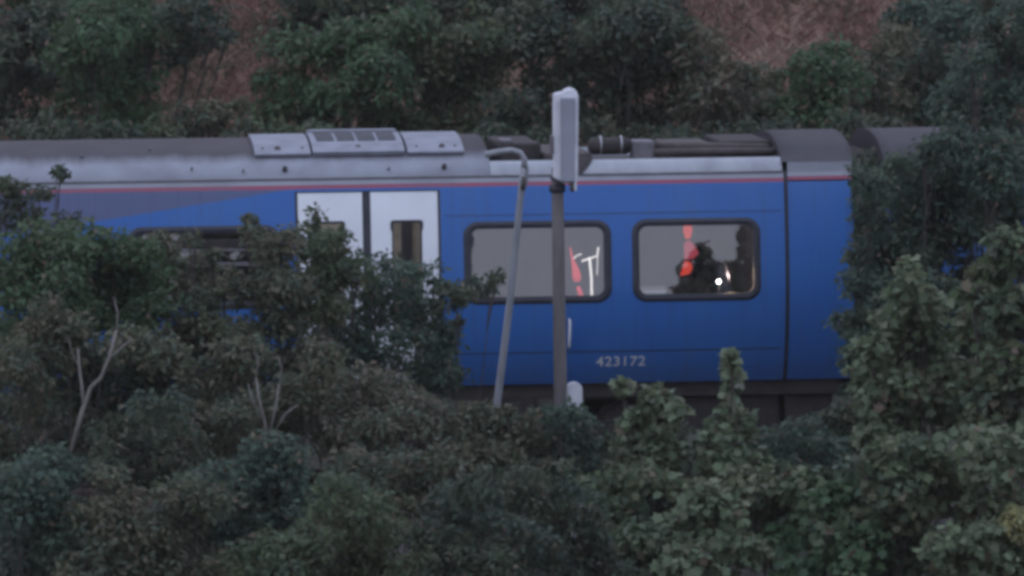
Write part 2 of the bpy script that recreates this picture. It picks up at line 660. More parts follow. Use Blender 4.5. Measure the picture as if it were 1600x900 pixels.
def side_mesh(x0, x1, holes, z0, z1, off=0.0, name='side'):
    zs = sorted({z0, z1} | {p[0] for p in PROF if z0 < p[0] < z1} | {q for h in holes for q in h[2:] if z0 < q < z1})
    xs = sorted({x0, x1} | {q for h in holes for q in h[:2]} | set(np.arange(math.ceil(x0), x1, 1.0).tolist()))
    bm = bmesh.new()
    vs = [[bm.verts.new((x, yf(z) + off, z)) for z in zs] for x in xs]
    for i in range(len(xs) - 1):
        for j in range(len(zs) - 1):
            cx, cz = (xs[i] + xs[i + 1]) / 2, (zs[j] + zs[j + 1]) / 2
            if any(h[0] < cx < h[1] and h[2] < cz < h[3] for h in holes):
                continue
            f = bm.faces.new((vs[i][j], vs[i + 1][j], vs[i + 1][j + 1], vs[i][j + 1]))
            f.smooth = True
    bmesh.ops.delete(bm, geom=[v for v in bm.verts if not v.link_faces], context='VERTS')
    me = bpy.data.meshes.new(name)
    bm.to_mesh(me)
    bm.free()
    return me


def rrect(x0, x1, z0, z1, r, n=6):
    p = []
    for cx, cz, a0 in ((x1 - r, z1 - r, 0), (x0 + r, z1 - r, 90), (x0 + r, z0 + r, 180), (x1 - r, z0 + r, 270)):
        for k in range(n + 1):
            a = R(a0 + 90 * k / n)
            p.append((cx + r * math.cos(a), cz + r * math.sin(a)))
    return p


def ring_mesh(name, outer, inner, proud, deep, bulge=0.012):
    """a rubber frame: outer edge on the skin, crest proud of it, inner edge recessed"""
    bm = bmesh.new()
    mid = [((a[0] * .55 + b[0] * .45), (a[1] * .55 + b[1] * .45)) for a, b in zip(outer, inner)]
    L = []
    for pts, o in ((outer, .0), (outer, -proud), (mid, -proud - bulge), (inner, -proud), (inner, deep)):
        L.append([bm.verts.new((x, yf(z) + o, z)) for x, z in pts])
    n = len(outer)
    for a, b in zip(L, L[1:]):
        for k in range(n):
            bm.faces.new((a[k], a[(k + 1) % n], b[(k + 1) % n], b[k]))
    return bm_mesh(bm, name)


def plate_mesh(name, pts, off, thick=0.0):
    bm = bmesh.new()
    za, zb = min(p[1] for p in pts), max(p[1] for p in pts)
    ya, yb_ = yf(za), yf(zb)

    def yf_(z):                                        # flat glass: straight from sill to head
        return ya + (yb_ - ya) * (z - za) / (zb - za)
    a = [bm.verts.new((x, yf_(z) + off, z)) for x, z in pts]
    bm.faces.new(a)
    if thick:
        b = [bm.verts.new((x, yf_(z) + off + thick, z)) for x, z in pts]
        n = len(pts)
        bm.faces.new(b[::-1])
        for k in range(n):
            bm.faces.new((a[k], b[k], b[(k + 1) % n], a[(k + 1) % n]))
    return bm_mesh(bm, name)


def strip_mesh(name, x0, x1, z0, z1, off, thick=.006):
    """a thin moulding that follows the side's curve"""
    zs = [z0] + [p[0] for p in PROF if z0 < p[0] < z1] + [z1]
    bm = bmesh.new()
    rows = []
    for z in zs:
        rows.append([bm.verts.new((x0, yf(z) + off + thick, z)), bm.verts.new((x0, yf(z) + off, z)),
                     bm.verts.new((x1, yf(z) + off, z)), bm.verts.new((x1, yf(z) + off + thick, z))])
    for a, b in zip(rows, rows[1:]):
        for k in range(3):
            bm.faces.new((a[k], a[k + 1], b[k + 1], b[k]))
    bm.faces.new(rows[0])
    bm.faces.new(rows[-1][::-1])
    return bm_mesh(bm, name)


def roof_mesh(name, x0, x1, pts, cap0=False, cap1=False, step=0.5):
    xs = [x0] + [q for q in np.arange(math.ceil(x0 / step) * step, x1, step).tolist() if q > x0 + .01] + [x1]
    bm = bmesh.new()
    rows = [[bm.verts.new((x, y, z)) for y, z in pts] for x in xs]
    for a, b in zip(rows, rows[1:]):
        for k in range(len(pts) - 1):
            f = bm.faces.new((a[k], b[k], b[k + 1], a[k + 1]))
            f.smooth = True
    for c, row in ((cap0, rows[0]), (cap1, rows[-1])):
        if c:
            bm.faces.new(row)
    me = bpy.data.meshes.new(name)
    bmesh.ops.recalc_face_normals(bm, faces=bm.faces)
    bm.to_mesh(me)
    bm.free()
    return me


def wheelset(car, xc, bogie):
    for dx in (-1.25, 1.25):
        bm = bmesh.new()
        for s in (-1, 1):
            y = YC + s * .75
            prof = [(.05, .10), (.05, .36), (.0, .41), (-.065, .43), (-.07, .46), (-.09, .46), (-.09, .10)]
            seg = 24
            rings = []
            for k in range(seg):
                a = 2 * math.pi * k / seg
                rings.append([bm.verts.new((xc + dx + r * math.cos(a), y - s * (-q), .42 + r * math.sin(a))) for q, r in prof])
            for k in range(seg):
                a, b = rings[k], rings[(k + 1) % seg]
                for j in range(len(prof) - 1):
                    bm.faces.new((a[j], a[j + 1], b[j + 1], b[j]))
        add_tube(bm, [(xc + dx, YC - .8, .42), (xc + dx, YC + .8, .42)], .09, 10)
        put('wheelset', bm_mesh(bm, 'wheelset'), M['rust'], bogie)


def bogie_at(car, xc):
    bm = bmesh.new()
    for s in (-1, 1):
        y = YC + s * 1.0
        pts = [(-1.7, .5), (-1.5, .62), (-.7, .62), (-.45, .45), (.45, .45), (.7, .62), (1.5, .62), (1.7, .5), (1.7, .38), (1.0, .42), (.5, .28), (-.5, .28), (-1.0, .42), (-1.7, .38)]
        f0 = [bm.verts.new((xc + a, y - .07, b)) for a, b in pts]
        f1 = [bm.verts.new((xc + a, y + .07, b)) for a, b in pts]
        bm.faces.new(f0)
        bm.faces.new(f1[::-1])
        for k in range(len(pts)):
            k2 = (k + 1) % len(pts)
            bm.faces.new((f0[k], f1[k], f1[k2], f0[k2]))
        for dx in (-1.25, 1.25):
            add_box(bm, xc + dx - .14, xc + dx + .14, y - .12, y + .12, .63, .78, .02)
        add_tube(bm, [(xc, y, .46), (xc, y, .86)], .2, 12)
    add_box(bm, xc - .25, xc + .25, YC - .9, YC + .9, .40, .60)
    b = put('bogie', bm_mesh(bm, 'bogie'), M['black'], car)
    wheelset(car, xc, b)


car = thing('railway_carriage', 'blue railway carriage with two white doors and number 423172, filling the middle of the view', 'train carriage', (-5.0, YC, 0))

holes = [(a + .07, b - .07, ZW0 + .07, ZW1 - .07) for a, b in WIN] + [(DOOR[0], DOOR[1], Z_BOT - .1, 3.035)]
put('body_side', side_mesh(X_LEFT, X_SEAM - .022, holes, Z_BOT, Z_RED0), M['blue'], car)
put('end_panel', side_mesh(X_SEAM + .022, X_END, [], Z_BOT, Z_RED0, .012), M['blue'], car)
# far side and ends
bm = bmesh.new()
rows = [[bm.verts.new((x, 2 * YC - y, z)) for z, y in PROF] for x in (X_LEFT, X_END)]
for k in range(len(PROF) - 1):
    bm.faces.new((rows[0][k], rows[0][k + 1], rows[1][k + 1], rows[1][k]))
put('far_side', bm_mesh(bm, 'far_side'), M['blue'], car)
for xe, nm in ((X_END - .002, 'end_wall'), (X_LEFT + .002, 'end_wall')):
    bm = bmesh.new()
    pr = [(y + .013, z) for z, y in PROF] + [(y, z - .004) for y, z in roof_pts()[1:-1]] + [(2 * YC - y - .013, z) for z, y in PROF[::-1]]
    bm.faces.new([bm.verts.new((xe, y, z)) for y, z in pr])
    put(nm, bm_mesh(bm, nm), M['black'], car)

put('red_stripe', strip_mesh('red_stripe', X_LEFT, X_SEAM - .022, Z_RED0, Z_RED1, -.001), M['red'], car)
put('red_stripe', strip_mesh('red_stripe', X_SEAM + .022, X_END, Z_RED0 + .015, Z_RED1 + .012, .010), M['red'], car)
put('cantrail_band', strip_mesh('cantrail_band', X_LEFT, X_SEAM - .022, Z_RED1, 3.155, -.002), M['light'], car)
put('cantrail_band', strip_mesh('cantrail_band', X_SEAM + .022, X_END, Z_RED1 + .012, 3.26, .008), M['light'], car)
bm = bmesh.new()
add_tube(bm, [(X_LEFT, .128, 3.165), (X_SEAM - .03, .128, 3.165)], .011, 6)
put('rain_gutter', bm_mesh(bm, 'rain_gutter'), M['grey'], car)
# end seam (a deep dark rubber joint) and panel seams
put('end_seam', strip_mesh('end_seam', X_SEAM - .022, X_SEAM + .022, Z_BOT, 3.155, .02), M['dark'], car)
put('panel_seam', strip_mesh('panel_seam', DOOR[1] + .05, X_SEAM - .06, z_at(950, 551), z_at(950, 551) + .012, -.003), M['dark'], car)
put('panel_seam', strip_mesh('panel_seam', DOOR[1] + .05, X_SEAM - .06, z_at(972, 334), z_at(972, 334) + .007, -.002), M['dark'], car)


def prism_bm(q, d):
    bm = bmesh.new()
    a = [bm.verts.new(v) for v in q]
    b = [bm.verts.new(v + d) for v in q]
    bm.faces.new(a)
    bm.faces.new(b[::-1])
    for k in range(len(q)):
        bm.faces.new((a[k], b[k], b[(k + 1) % len(q)], a[(k + 1) % len(q)]))
    return bm_mesh(bm, 'prism')


# windows
for i, (a, b) in enumerate(WIN):
    fr = put('window', ring_mesh('window', rrect(a, b, ZW0, ZW1, .15), rrect(a + .075, b - .075, ZW0 + .075, ZW1 - .075, .085), .006, .03), M['dark'], car)
    put('pane', plate_mesh('pane', rrect(a + .073, b - .073, ZW0 + .073, ZW1 - .073, .085), .022), M['glass'], fr)
    if i == 2:                                        # opening top light with its transom and slot
        zt = z_at(340, 413)
        put('transom', box_mesh('transom', a + .08, b - .08, .0, .04, zt - .02, zt + .02, .004), M['grey'], fr)
        zs_ = z_at(340, 381)
        put('vent_slot', box_mesh('vent_slot', a + .45, b - .30, .012, .05, zs_ - .045, zs_ + .045, .01), M['black'], fr)
        put('vent_rail', box_mesh('vent_rail', a + .08, b - .08, .004, .04, zs_ - .075, zs_ - .055, .004), M['grey'], fr)

# doors
zc = 3.03
dx0, dx1 = DOOR
xl0, xl1, xr0, xr1 = X(466, 2.9), X(567, 2.9), X(580, 2.9), X(685, 2.9)
put('door_surround', strip_mesh('door_surround', dx0 + .001, xl0, Z_BOT, 3.034, .004, .05), M['dark'], car)
put('door_surround', strip_mesh('door_surround', xr1, dx1 - .001, Z_BOT, 3.034, .004, .05), M['dark'], car)
put('door_seal', strip_mesh('door_seal', xl1, xr0, Z_BOT, 3.034, .012, .05), M['dark'], car)
zdw0, zdw1 = z_at(636, 530), z_at(636, 344)
for (a, b, wa, wb) in ((xl0, xl1, X(491, 2.6), X(540, 2.6)), (xr0, xr1, X(611, 2.6), X(662, 2.6))):
    lf = put('door', side_mesh(a, b, [(wa + .012, wb - .012, zdw0 + .012, zdw1 - .012)], Z_BOT + .02, 3.022, .010), M['white'], car)
    f = put('door_window', ring_mesh('door_window', rrect(wa, wb, zdw0, zdw1, .03, 3), rrect(wa + .028, wb - .028, zdw0 + .028, zdw1 - .028, .018, 3), -.004, .04, .004), M['dark'], lf)
    put('door_pane', plate_mesh('door_pane', rrect(wa + .026, wb - .026, zdw0 + .026, zdw1 - .026, .018, 3), .03), M['doorglass'], lf)
put('door_header', strip_mesh('door_header', dx0 + .001, dx1 - .001, 3.0225, 3.0345, .006, .04), M['dark'], car)
put('door_step', box_mesh('door_step', dx0, dx1, .05, .3, .93, 1.0, .008), M['grey'], car)

# number and grab handle
tc_ = bpy.data.curves.new('number', 'FONT')
tc_.body = '423172'
tc_.size = 0.165
tc_.extrude = 0.001
tc_.offset = 0.0016
tc_.space_character = 1.06
to = bpy.data.objects.new('tmp', tc_)
C.objects.link(to)
bpy.context.view_layer.update()
dg = bpy.context.evaluated_depsgraph_get()
nme = bpy.data.meshes.new_from_object(to.evaluated_get(dg))
bpy.data.objects.remove(to)
xs_ = [v.co.x for v in nme.vertices]
zn0, zn1 = z_at(970, 574), z_at(970, 558)
xn0, xn1 = X(934, 1.25), X(1011, 1.25)
ys_ = [v.co.y for v in nme.vertices]
for v in nme.vertices:
    u = xn0 + (v.co.x - min(xs_)) / (max(xs_) - min(xs_)) * (xn1 - xn0)
    h = zn0 + (v.co.y - min(ys_)) / (max(ys_) - min(ys_)) * (zn1 - zn0)
    v.co = (u, yf(h) - .003 - max(v.co.z, 0), h)
nme.materials.clear()
put('coach_number', nme, M['lettering'], car)
xh = X(890, 1.6)
bm = bmesh.new()
zh0, zh1 = z_at(890, 544), z_at(890, 499)
add_tube(bm, [(xh, yf(zh0), zh0), (xh, yf(zh0) - .05, zh0 + .01), (xh, yf(zh1) - .05, zh1 - .01), (xh, yf(zh1), zh1)], .014, 8)
put('grab_handle', bm_mesh(bm, 'grab_handle', True), M['lettering'], car)

# roof: full-height left, low well in the middle, full-height end
X_R1 = X(764, 3.42, .3)
X_H0 = X_SEAM - .03
put('roof', roof_mesh('roof', X_LEFT, X_R1, roof_pts(), True, True), M['roof'], car)
lowp = ROOF[:4] + [(.30, 3.308), (.31, 3.20), (2.49, 3.20), (2.5, 3.308)] + [(2 * YC - a, b) for a, b in ROOF[3::-1]]
put('roof_well', roof_mesh('roof_well', X_R1 + .002, X_H0, lowp), M['silver'], car)
hp = [(y + .014, z - .003) for y, z in ROOF]
hp = [q for q in hp if q[1] > 3.24]
hp = [(yf(3.1) + .02, 3.262)] + hp[1:]
hp = hp + [(2 * YC - y, z) for y, z in hp[-2::-1]]
put('end_roof', roof_mesh('end_roof', X_H0 + .004, X_END + .03, hp, True, True), M['hood'], car)
bm = bmesh.new()
add_box(bm, X_R1 + .003, X_H0 - .003, .315, 2.485, 3.2005, 3.215)
put('well_floor', bm_mesh(bm, 'well_floor'), M['black'], car)


def roof_y_at(z):
    return float(np.interp(z, [p[1] for p in ROOF], [p[0] for p in ROOF]))


def roof_patch(name, x0, x1, t0, t1, off, thick, bevelx=0.0):
    """a plate following the roof's curve; t is the y across the roof"""
    pts = [q for q in ROOF if t0 < q[0] < t1]
    zi = lambda t: float(np.interp(t, [p[0] for p in ROOF], [p[1] for p in ROOF]))
    pts = [(t0, zi(t0))] + pts + [(t1, zi(t1))]
    nrm = []
    for i in range(len(pts)):
        a, b = pts[max(i - 1, 0)], pts[min(i + 1, len(pts) - 1)]
        ty, tz = b[0] - a[0], b[1] - a[1]
        l = math.hypot(ty, tz)
        nrm.append((-tz / l, ty / l))
    bm = bmesh.new()
    rows = []
    for x, ins in ((x0, 0), (x1, 0)):
        rows.append([bm.verts.new((x, p[0] + q[0] * off, p[1] + q[1] * off)) for p, q in zip(pts, nrm)])
        rows.append([bm.verts.new((x, p[0] + q[0] * (off + thick), p[1] + q[1] * (off + thick))) for p, q in zip(pts, nrm)])
    b0, u0, b1, u1 = rows
    n = len(pts)
    for k in range(n - 1):
        bm.faces.new((u0[k], u1[k], u1[k + 1], u0[k + 1]))
        bm.faces.new((b0[k], b0[k + 1], b1[k + 1], b1[k]))
        bm.faces.new((b0[k], u0[k], u0[k + 1], b0[k + 1]))
        bm.faces.new((b1[k], b1[k + 1], u1[k + 1], u1[k]))
    bm.faces.new((b0[0], b1[0], u1[0], u0[0]))
    bm.faces.new((b0[-1], u0[-1], u1[-1], b1[-1]))
    return bm_mesh(bm, name)


def hook(x, zc_, parent, rad, matn='black', nm='latch', out=.04):
    y = roof_y_at(zc_)
    bm = bmesh.new()
    add_tube(bm, [(x, y + .03, zc_ - .015), (x, y - out, zc_ + out * .6)], rad, 10)
    put(nm, bm_mesh(bm, nm), M[matn], parent)


HAT = [(398, 487), (489, 634), (637, 727)]
for i, (pa, pb) in enumerate(HAT):
    xa, xb = X(pa, 3.4, .33), X(pb, 3.4, .33)
    t0 = .40
    h = put('roof_hatch', roof_patch('roof_hatch', xa + .006, xb - .006, t0, 1.40, .012, .03 if i != 1 else .045), M['hatch'], car)
    zl = 3.42
    hook(xa + (xb - xa) * (.42, .5, .62)[i], zl, h, .032, 'rust', out=.06)
    for q in ((.16, .86), (.18, .82), (.18, .85))[i]:
        hook(xa + (xb - xa) * q, zl + .005, h, .012, out=.055)
    if i == 1:
        n = 4
        gw = (xb - xa - .1) / n
        for k in range(n):
            put('grille', roof_patch('grille', xa + .05 + k * gw + .016, xa + .05 + (k + 1) * gw - .016, .70, 1.25, .056, .008), M['dark'], h)
        bm = bmesh.new()
        put('grille_edge', roof_patch('grille_edge', xa + .02, xb - .02, 1.25, 1.42, .056, .022), M['hatch'], h)
for px in (445, 694):
    hook(X(px, 3.25, .2), 3.25, car, .026, 'black', 'lifting_eye')
for px, zz in ((380, 3.24), (607, 3.24), (300, 3.27), (130, 3.40), (238, 3.45)):
    hook(X(px, zz, .2), zz, car, .012, 'grey', 'rivet')

# equipment in the roof well
xw = lambda px, z=3.4, y=.9: X(px, z, y)
bm = bmesh.new()
add_box(bm, xw(778), xw(842), .7, 2.1, 3.216, 3.46, .03)
put('exhaust_housing', bm_mesh(bm, 'exhaust_housing'), M['black'], car)
bm = bmesh.new()
add_box(bm, xw(780), xw(800), .75, 1.1, 3.462, 3.495, .01)
put('housing_cap', bm_mesh(bm, 'housing_cap'), M['grey'], car)
bm = bmesh.new()
add_box(bm, xw(846), xw(920), .6, 2.2, 3.216, 3.36, .03)
put('cooler_box', bm_mesh(bm, 'cooler_box'), M['rust'], car)
sil = put('silencer', tube_mesh('silencer', [(xw(918), .85, 3.41), (xw(922), .85, 3.41), (xw(978), .85, 3.41), (xw(984), .85, 3.41)], [.05, .09, .09, .06], 16), M['black'], car)
for px in (937, 969):
    bm = bmesh.new()
    add_tube(bm, [(xw(px - 1.2), .85, 3.42), (xw(px + 1.2), .85, 3.42)], .10, 18)
    put('band', bm_mesh(bm, 'band'), M['steel'], sil)
put('equipment_box', box_mesh('equipment_box', xw(985), xw(1017), .6, 1.0, 3.216, 3.47, .02), M['grey'], car)
put('pipe', tube_mesh('pipe', [(xw(1015), .8, 3.40), (xw(1090), .8, 3.39), (xw(1200), .85, 3.36)], [.045, .05, .05], 10), M['rust'], car)
put('pipe', tube_mesh('pipe', [(xw(1015), .62, 3.35), (xw(1110), .62, 3.35), (xw(1205), .62, 3.34)], [.04, .04, .04], 10), M['rust'], car)
bm = bmesh.new()
add_box(bm, xw(1045), xw(1120), 1.0, 2.2, 3.216, 3.40, .03)
put('radiator', bm_mesh(bm, 'radiator'), M['rust'], car)
bm = bmesh.new()
add_box(bm, xw(1126), xw(1204), .9, 2.2, 3.216, 3.44, .03)
put('radiator', bm_mesh(bm, 'radiator'), M['black'], car)
bm = bmesh.new()
pts = [(X(900, 3.3, .25), 3.33), (X(927, 3.3, .25), 3.33), (X(921, 3.3, .2), 3.26), (X(908, 3.2, .2), 3.175), (X(900, 3.2, .2), 3.175)]
a = [bm.verts.new((x, (.29 if z > 3.3 else .13 + (z - 3.17) * 1.0) - .02, z)) for x, z in pts]
b = [bm.verts.new((x, (.29 if z > 3.3 else .13 + (z - 3.17) * 1.0) + .03, z)) for x, z in pts]
bm.faces.new(a)
bm.faces.new(b[::-1])
for k in range(5):
    bm.faces.new((a[k], b[k], b[(k + 1) % 5], a[(k + 1) % 5]))
put('drain_cover', bm_mesh(bm, 'drain_cover'), M['black'], car)

# underframe
put('underframe', box_mesh('underframe', X_LEFT, X_END - .1, .34, 2.46, .86, 1.015, .01), M['black'], car)
for a, b, z0 in ((-9, -7.2, .35), (-6.6, -4.9, .3), (-4.4, -2.2, .38), (1.75, 2.8, .3), (2.85, 3.35, .3)):
    put('underfloor_box', box_mesh('underfloor_box', a, b, .42, 2.4, z0, .858, .03), M['black'], car)
bogie_at(car, -13.6)
bogie_at(car, .1)
put('coupler', box_mesh('coupler', X_END - .1, X_END + .2, YC - .15, YC + .15, .75, 1.0, .02), M['black'], car)
bm = bmesh.new()
xg0, xg1 = X_END + .001, X_END + .34
for k in range(6):
    a = xg0 + (xg1 - xg0) * k / 6
    add_box(bm, a + .004, a + (xg1 - xg0) / 6 - .004, YC - .72, YC + .72, 1.05, 3.3, .015)
put('gangway', bm_mesh(bm, 'gangway'), M['black'], car)

# interior
put('interior_floor', box_mesh('interior_floor', X_LEFT + .05, X_END - .05, .32, 2.48, 1.06, 1.15), M['floor'], car)
put('interior_ceiling', box_mesh('interior_ceiling', X_LEFT + .05, X_END - .05, .24, 2.56, 3.10, 3.14), M['lining'], car)
put('interior_wall', box_mesh('interior_wall', X_LEFT + .05, X_END - .05, 2.60, 2.64, 1.152, 3.098), M['lining'], car)
put('partition', box_mesh('partition', dx0 - .12, dx0 - .08, .26, 2.59, 1.152, 3.098), M['lining'], car)
put('partition', box_mesh('partition', dx1 + .08, dx1 + .11, .26, 2.59, 1.152, 3.098), M['lining'], car)
put('vestibule_wall', box_mesh('vestibule_wall', dx0 - .07, dx1 + .07, 1.9, 1.95, 1.152, 3.098), M['vestibule'], car)
put('vestibule_panel', box_mesh('vestibule_panel', X(628, 2.6, 1.8), X(643, 2.6, 1.8), 1.86, 1.89, 1.6, 2.9), M['seat'], car)
put('end_partition', box_mesh('end_partition', X_SEAM - .2, X_SEAM - .16, .26, 2.59, 1.152, 3.098), M['lining'], car)


def seat(xc, y0, face, mt='seat'):
    bm = bmesh.new()
    prof = [(-.22, .40), (.24, .42), (.24, .50), (-.14, .48), (-.26, 1.12), (-.36, 1.12), (-.30, .40)]
    f0 = [bm.verts.new((xc + face * a, y0, 1.15 + b)) for a, b in prof]
    f1 = [bm.verts.new((xc + face * a, y0 + .46, 1.15 + b)) for a, b in prof]
    bm.faces.new(f0)
    bm.faces.new(f1[::-1])
    for k in range(len(prof)):
        k2 = (k + 1) % len(prof)
        bm.faces.new((f0[k], f1[k], f1[k2], f0[k2]))
    bmesh.ops.bevel(bm, geom=list(bm.edges), offset=.03, segments=2, affect='EDGES')
    add_box(bm, xc - .15, xc + .15, y0 + .18, y0 + .28, 1.152, 1.56)
    put('seat', bm_mesh(bm, 'seat'), M[mt], car)


for xc, fc in ((-.1, 1), (2.5, 1), (-7.6, 1), (-5.7, 1), (-4.6, 1), (-3.4, 1)):
    if DOOR[0] - .4 < xc < DOOR[1] + .2:
        continue
    for y0 in (.36, .84, 2.05):
        seat(xc, y0, fc)
# unidentified red and white shapes with glow put into their material; pale table
yb = .27
p = lambda px, py, y=yb: W(px, py, y)
put('red_glow_shape', tube_mesh('red_glow_upper', [p(891, 386), p(894, 404), p(899, 420), p(901, 432), p(902, 440)], [.008, .014, .034, .046, .03], 10), M['pinkglow'], car)
put('red_glow_shape', tube_mesh('red_glow_lower', [p(903, 448), p(906, 456), p(910, 470)], [.018, .024, .026], 10), M['pinkglow'], car)
put('white_glow_shape', tube_mesh('white_glow_mesh', [p(921, 402), p(924, 432), p(925, 480)], .011, 8), M['whiteglow'], car)
put('white_glow_shape', tube_mesh('white_glow_mesh', [p(909, 408), p(921, 404), p(933, 400), p(935, 386)], .009, 8), M['whiteglow'], car)
put('white_glow_shape', tube_mesh('white_glow_mesh', [p(896, 404), p(902, 399), p(909, 397)], .006, 8), M['whiteglow'], car)
put('white_glow_shape', tube_mesh('white_glow_mesh', [p(934, 392), p(933, 430)], .004, 8), M['whiteglow'], car)
for q, mt_ in (([p(1069, 348), p(1080, 347), p(1082, 360), p(1079, 372), p(1072, 374), p(1068, 362)], 'redglow'),
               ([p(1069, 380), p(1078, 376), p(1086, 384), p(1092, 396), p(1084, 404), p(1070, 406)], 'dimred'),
               ([p(1070, 408), p(1080, 410), p(1082, 420), p(1077, 428), p(1063, 431), p(1067, 418)], 'redglow')):
    put('red_glow_shape', prism_bm(q, Vector((0, .03, 0))), M[mt_], car)
q0, q1 = p(1000, 452, .3), p(1050, 462, .3)
put('table', box_mesh('table', q0.x, q1.x, .25, .85, q1.z - .01, q1.z + .06, .02), M['whitefit'], car)
bm = bmesh.new()
for cx, cy, rr in ((1085, 455, .15), (1103, 460, .13), (1070, 464, .12)):
    g = bmesh.ops.create_icosphere(bm, subdivisions=3, radius=rr)
    bmesh.ops.translate(bm, vec=p(cx, cy, .95), verts=g['verts'])
put('seat_headrest', bm_mesh(bm, 'seat_headrest', True), M['rust'], car)
# the lit lamp behind the right window
lp = p(1123, 440, .26)
bm = bmesh.new()
bmesh.ops.create_icosphere(bm, subdivisions=3, radius=.019)
bmesh.ops.translate(bm, vec=lp, verts=bm.verts)
lo = put('lamp', bm_mesh(bm, 'lamp', True), emit_mat('lamp_glow', (1.0, .93, .85), 14), car)
put('lamp_bracket', tube_mesh('lamp_bracket', [lp + Vector((0, .03, -.02)), lp + Vector((0, .1, -.5))], .012, 6), M['dark'], car)
ld = bpy.data.lights.new('lamp_light', 'POINT')
ld.energy = 7.0
ld.color = (1.0, .72, .45)
ld.shadow_soft_size = .03
lo2 = bpy.data.objects.new('lamp_light', ld)
C.objects.link(lo2)
lo2.location = lp + Vector((.12, .12, .05))
# vestibule ceiling lamp (lights what shows through the door glass)
vl = put('ceiling_glow_strip', box_mesh('ceiling_glow_strip', dx0 + .3, dx1 - .3, .9, 1.2, 3.07, 3.095), emit_mat('vestibule_lamp', (1.0, .95, .88), 5.0), car)

put('ceiling_glow_strip', box_mesh('ceiling_glow_strip', dx1 + .5, X_SEAM - .6, 1.2, 1.6, 3.07, 3.095), emit_mat('saloon_fill_glow', (.90, .84, 1.0), 0.6), car)  # added glowing strip, no such source in view; tints the saloon lining lavender

# second carriage, beyond the gangway
X2 = xg1 + .002
car2 = thing('railway_carriage', 'second blue carriage at the right, almost wholly hidden by trees behind the dark gangway', 'train carriage', (X2 + 8, YC, 0))
put('body_side', side_mesh(X2, X2 + 20, [(X2 + 1.8 + 2.1 * k, X2 + 3.2 + 2.1 * k, ZW0 + .07, ZW1 - .07) for k in range(5)], Z_BOT, Z_RED0), M['blue'], car2)
for k in range(5):
    a, b = X2 + 1.73 + 2.1 * k, X2 + 3.27 + 2.1 * k
    fr = put('window', ring_mesh('window', rrect(a, b, ZW0, ZW1, .15), rrect(a + .075, b - .075, ZW0 + .075, ZW1 - .075, .085), .006, .03), M['dark'], car2)
    put('pane', plate_mesh('pane', rrect(a + .073, b - .073, ZW0 + .073, ZW1 - .073, .085), .022), M['glass'], fr)
put('red_stripe', strip_mesh('red_stripe', X2, X2 + 20, Z_RED0, Z_RED1, -.001), M['red'], car2)
put('cantrail_band', strip_mesh('cantrail_band', X2, X2 + 20, Z_RED1, 3.155, -.002), M['light'], car2)
put('roof', roof_mesh('roof', X2, X2 + 20, roof_pts(), True, True), M['hood'], car2)
bm = bmesh.new()
rows = [[bm.verts.new((x, 2 * YC - y, z)) for z, y in PROF] for x in (X2, X2 + 20)]
for k in range(len(PROF) - 1):
    bm.faces.new((rows[0][k], rows[0][k + 1], rows[1][k + 1], rows[1][k]))
put('far_side', bm_mesh(bm, 'far_side'), M['blue'], car2)
pr = [(y, z) for z, y in PROF] + [(2 * YC - y, z) for z, y in PROF[::-1]]
for xe in (X2 + .002, X2 + 19.99):
    bm = bmesh.new()
    bm.faces.new([bm.verts.new((xe, y, z)) for y, z in pr])
    put('end_wall', bm_mesh(bm, 'end_wall'), M['black'], car2)
put('underframe', box_mesh('underframe', X2 + .1, X2 + 19.9, .34, 2.46, .86, 1.015, .01), M['black'], car2)
put('interior_floor', box_mesh('interior_floor', X2 + .05, X2 + 19.9, .32, 2.48, 1.06, 1.15), M['floor'], car2)
bogie_at(car2, X2 + 3.2)
bogie_at(car2, X2 + 16.8)

# ------------------------------------------------------------------ trackside furniture
YP = -4.4
pb = W(876, 640, YP)
g0 = float(terrain(pb.x, YP))
post = thing('trackside_post', 'stout grey post carrying a tall pale cabinet, in front of the carriage windows', 'post', (pb.x, YP, g0))
xt = W(871, 290, YP)
dirp = (xt - pb).normalized()
pbase = pb + dirp * ((g0 - .2 - pb.z) / dirp.z)
put('pole', tube_mesh('pole', [pbase, pb, xt, W(871, 262, YP + .05)], [.066, .064, .058, .055], 14), M['post'], post)
put('collar', tube_mesh('collar', [W(871, 300, YP), W(870.6, 288, YP)], .078, 14), M['dark'], post)


def prism(name, front, depth, bevel=0.0, seg=3):
    bm = bmesh.new()
    a = [bm.verts.new(v) for v in front]
    b = [bm.verts.new(v + depth) for v in front]
    bm.faces.new(a)
    bm.faces.new(b[::-1])
    n = len(front)
    for k in range(n):
        bm.faces.new((a[k], b[k], b[(k + 1) % n], a[(k + 1) % n]))
    if bevel:
        bmesh.ops.recalc_face_normals(bm, faces=bm.faces)
        bmesh.ops.bevel(bm, geom=list(bm.edges), offset=bevel, segments=seg, affect='EDGES')
    return bm_mesh(bm, name)


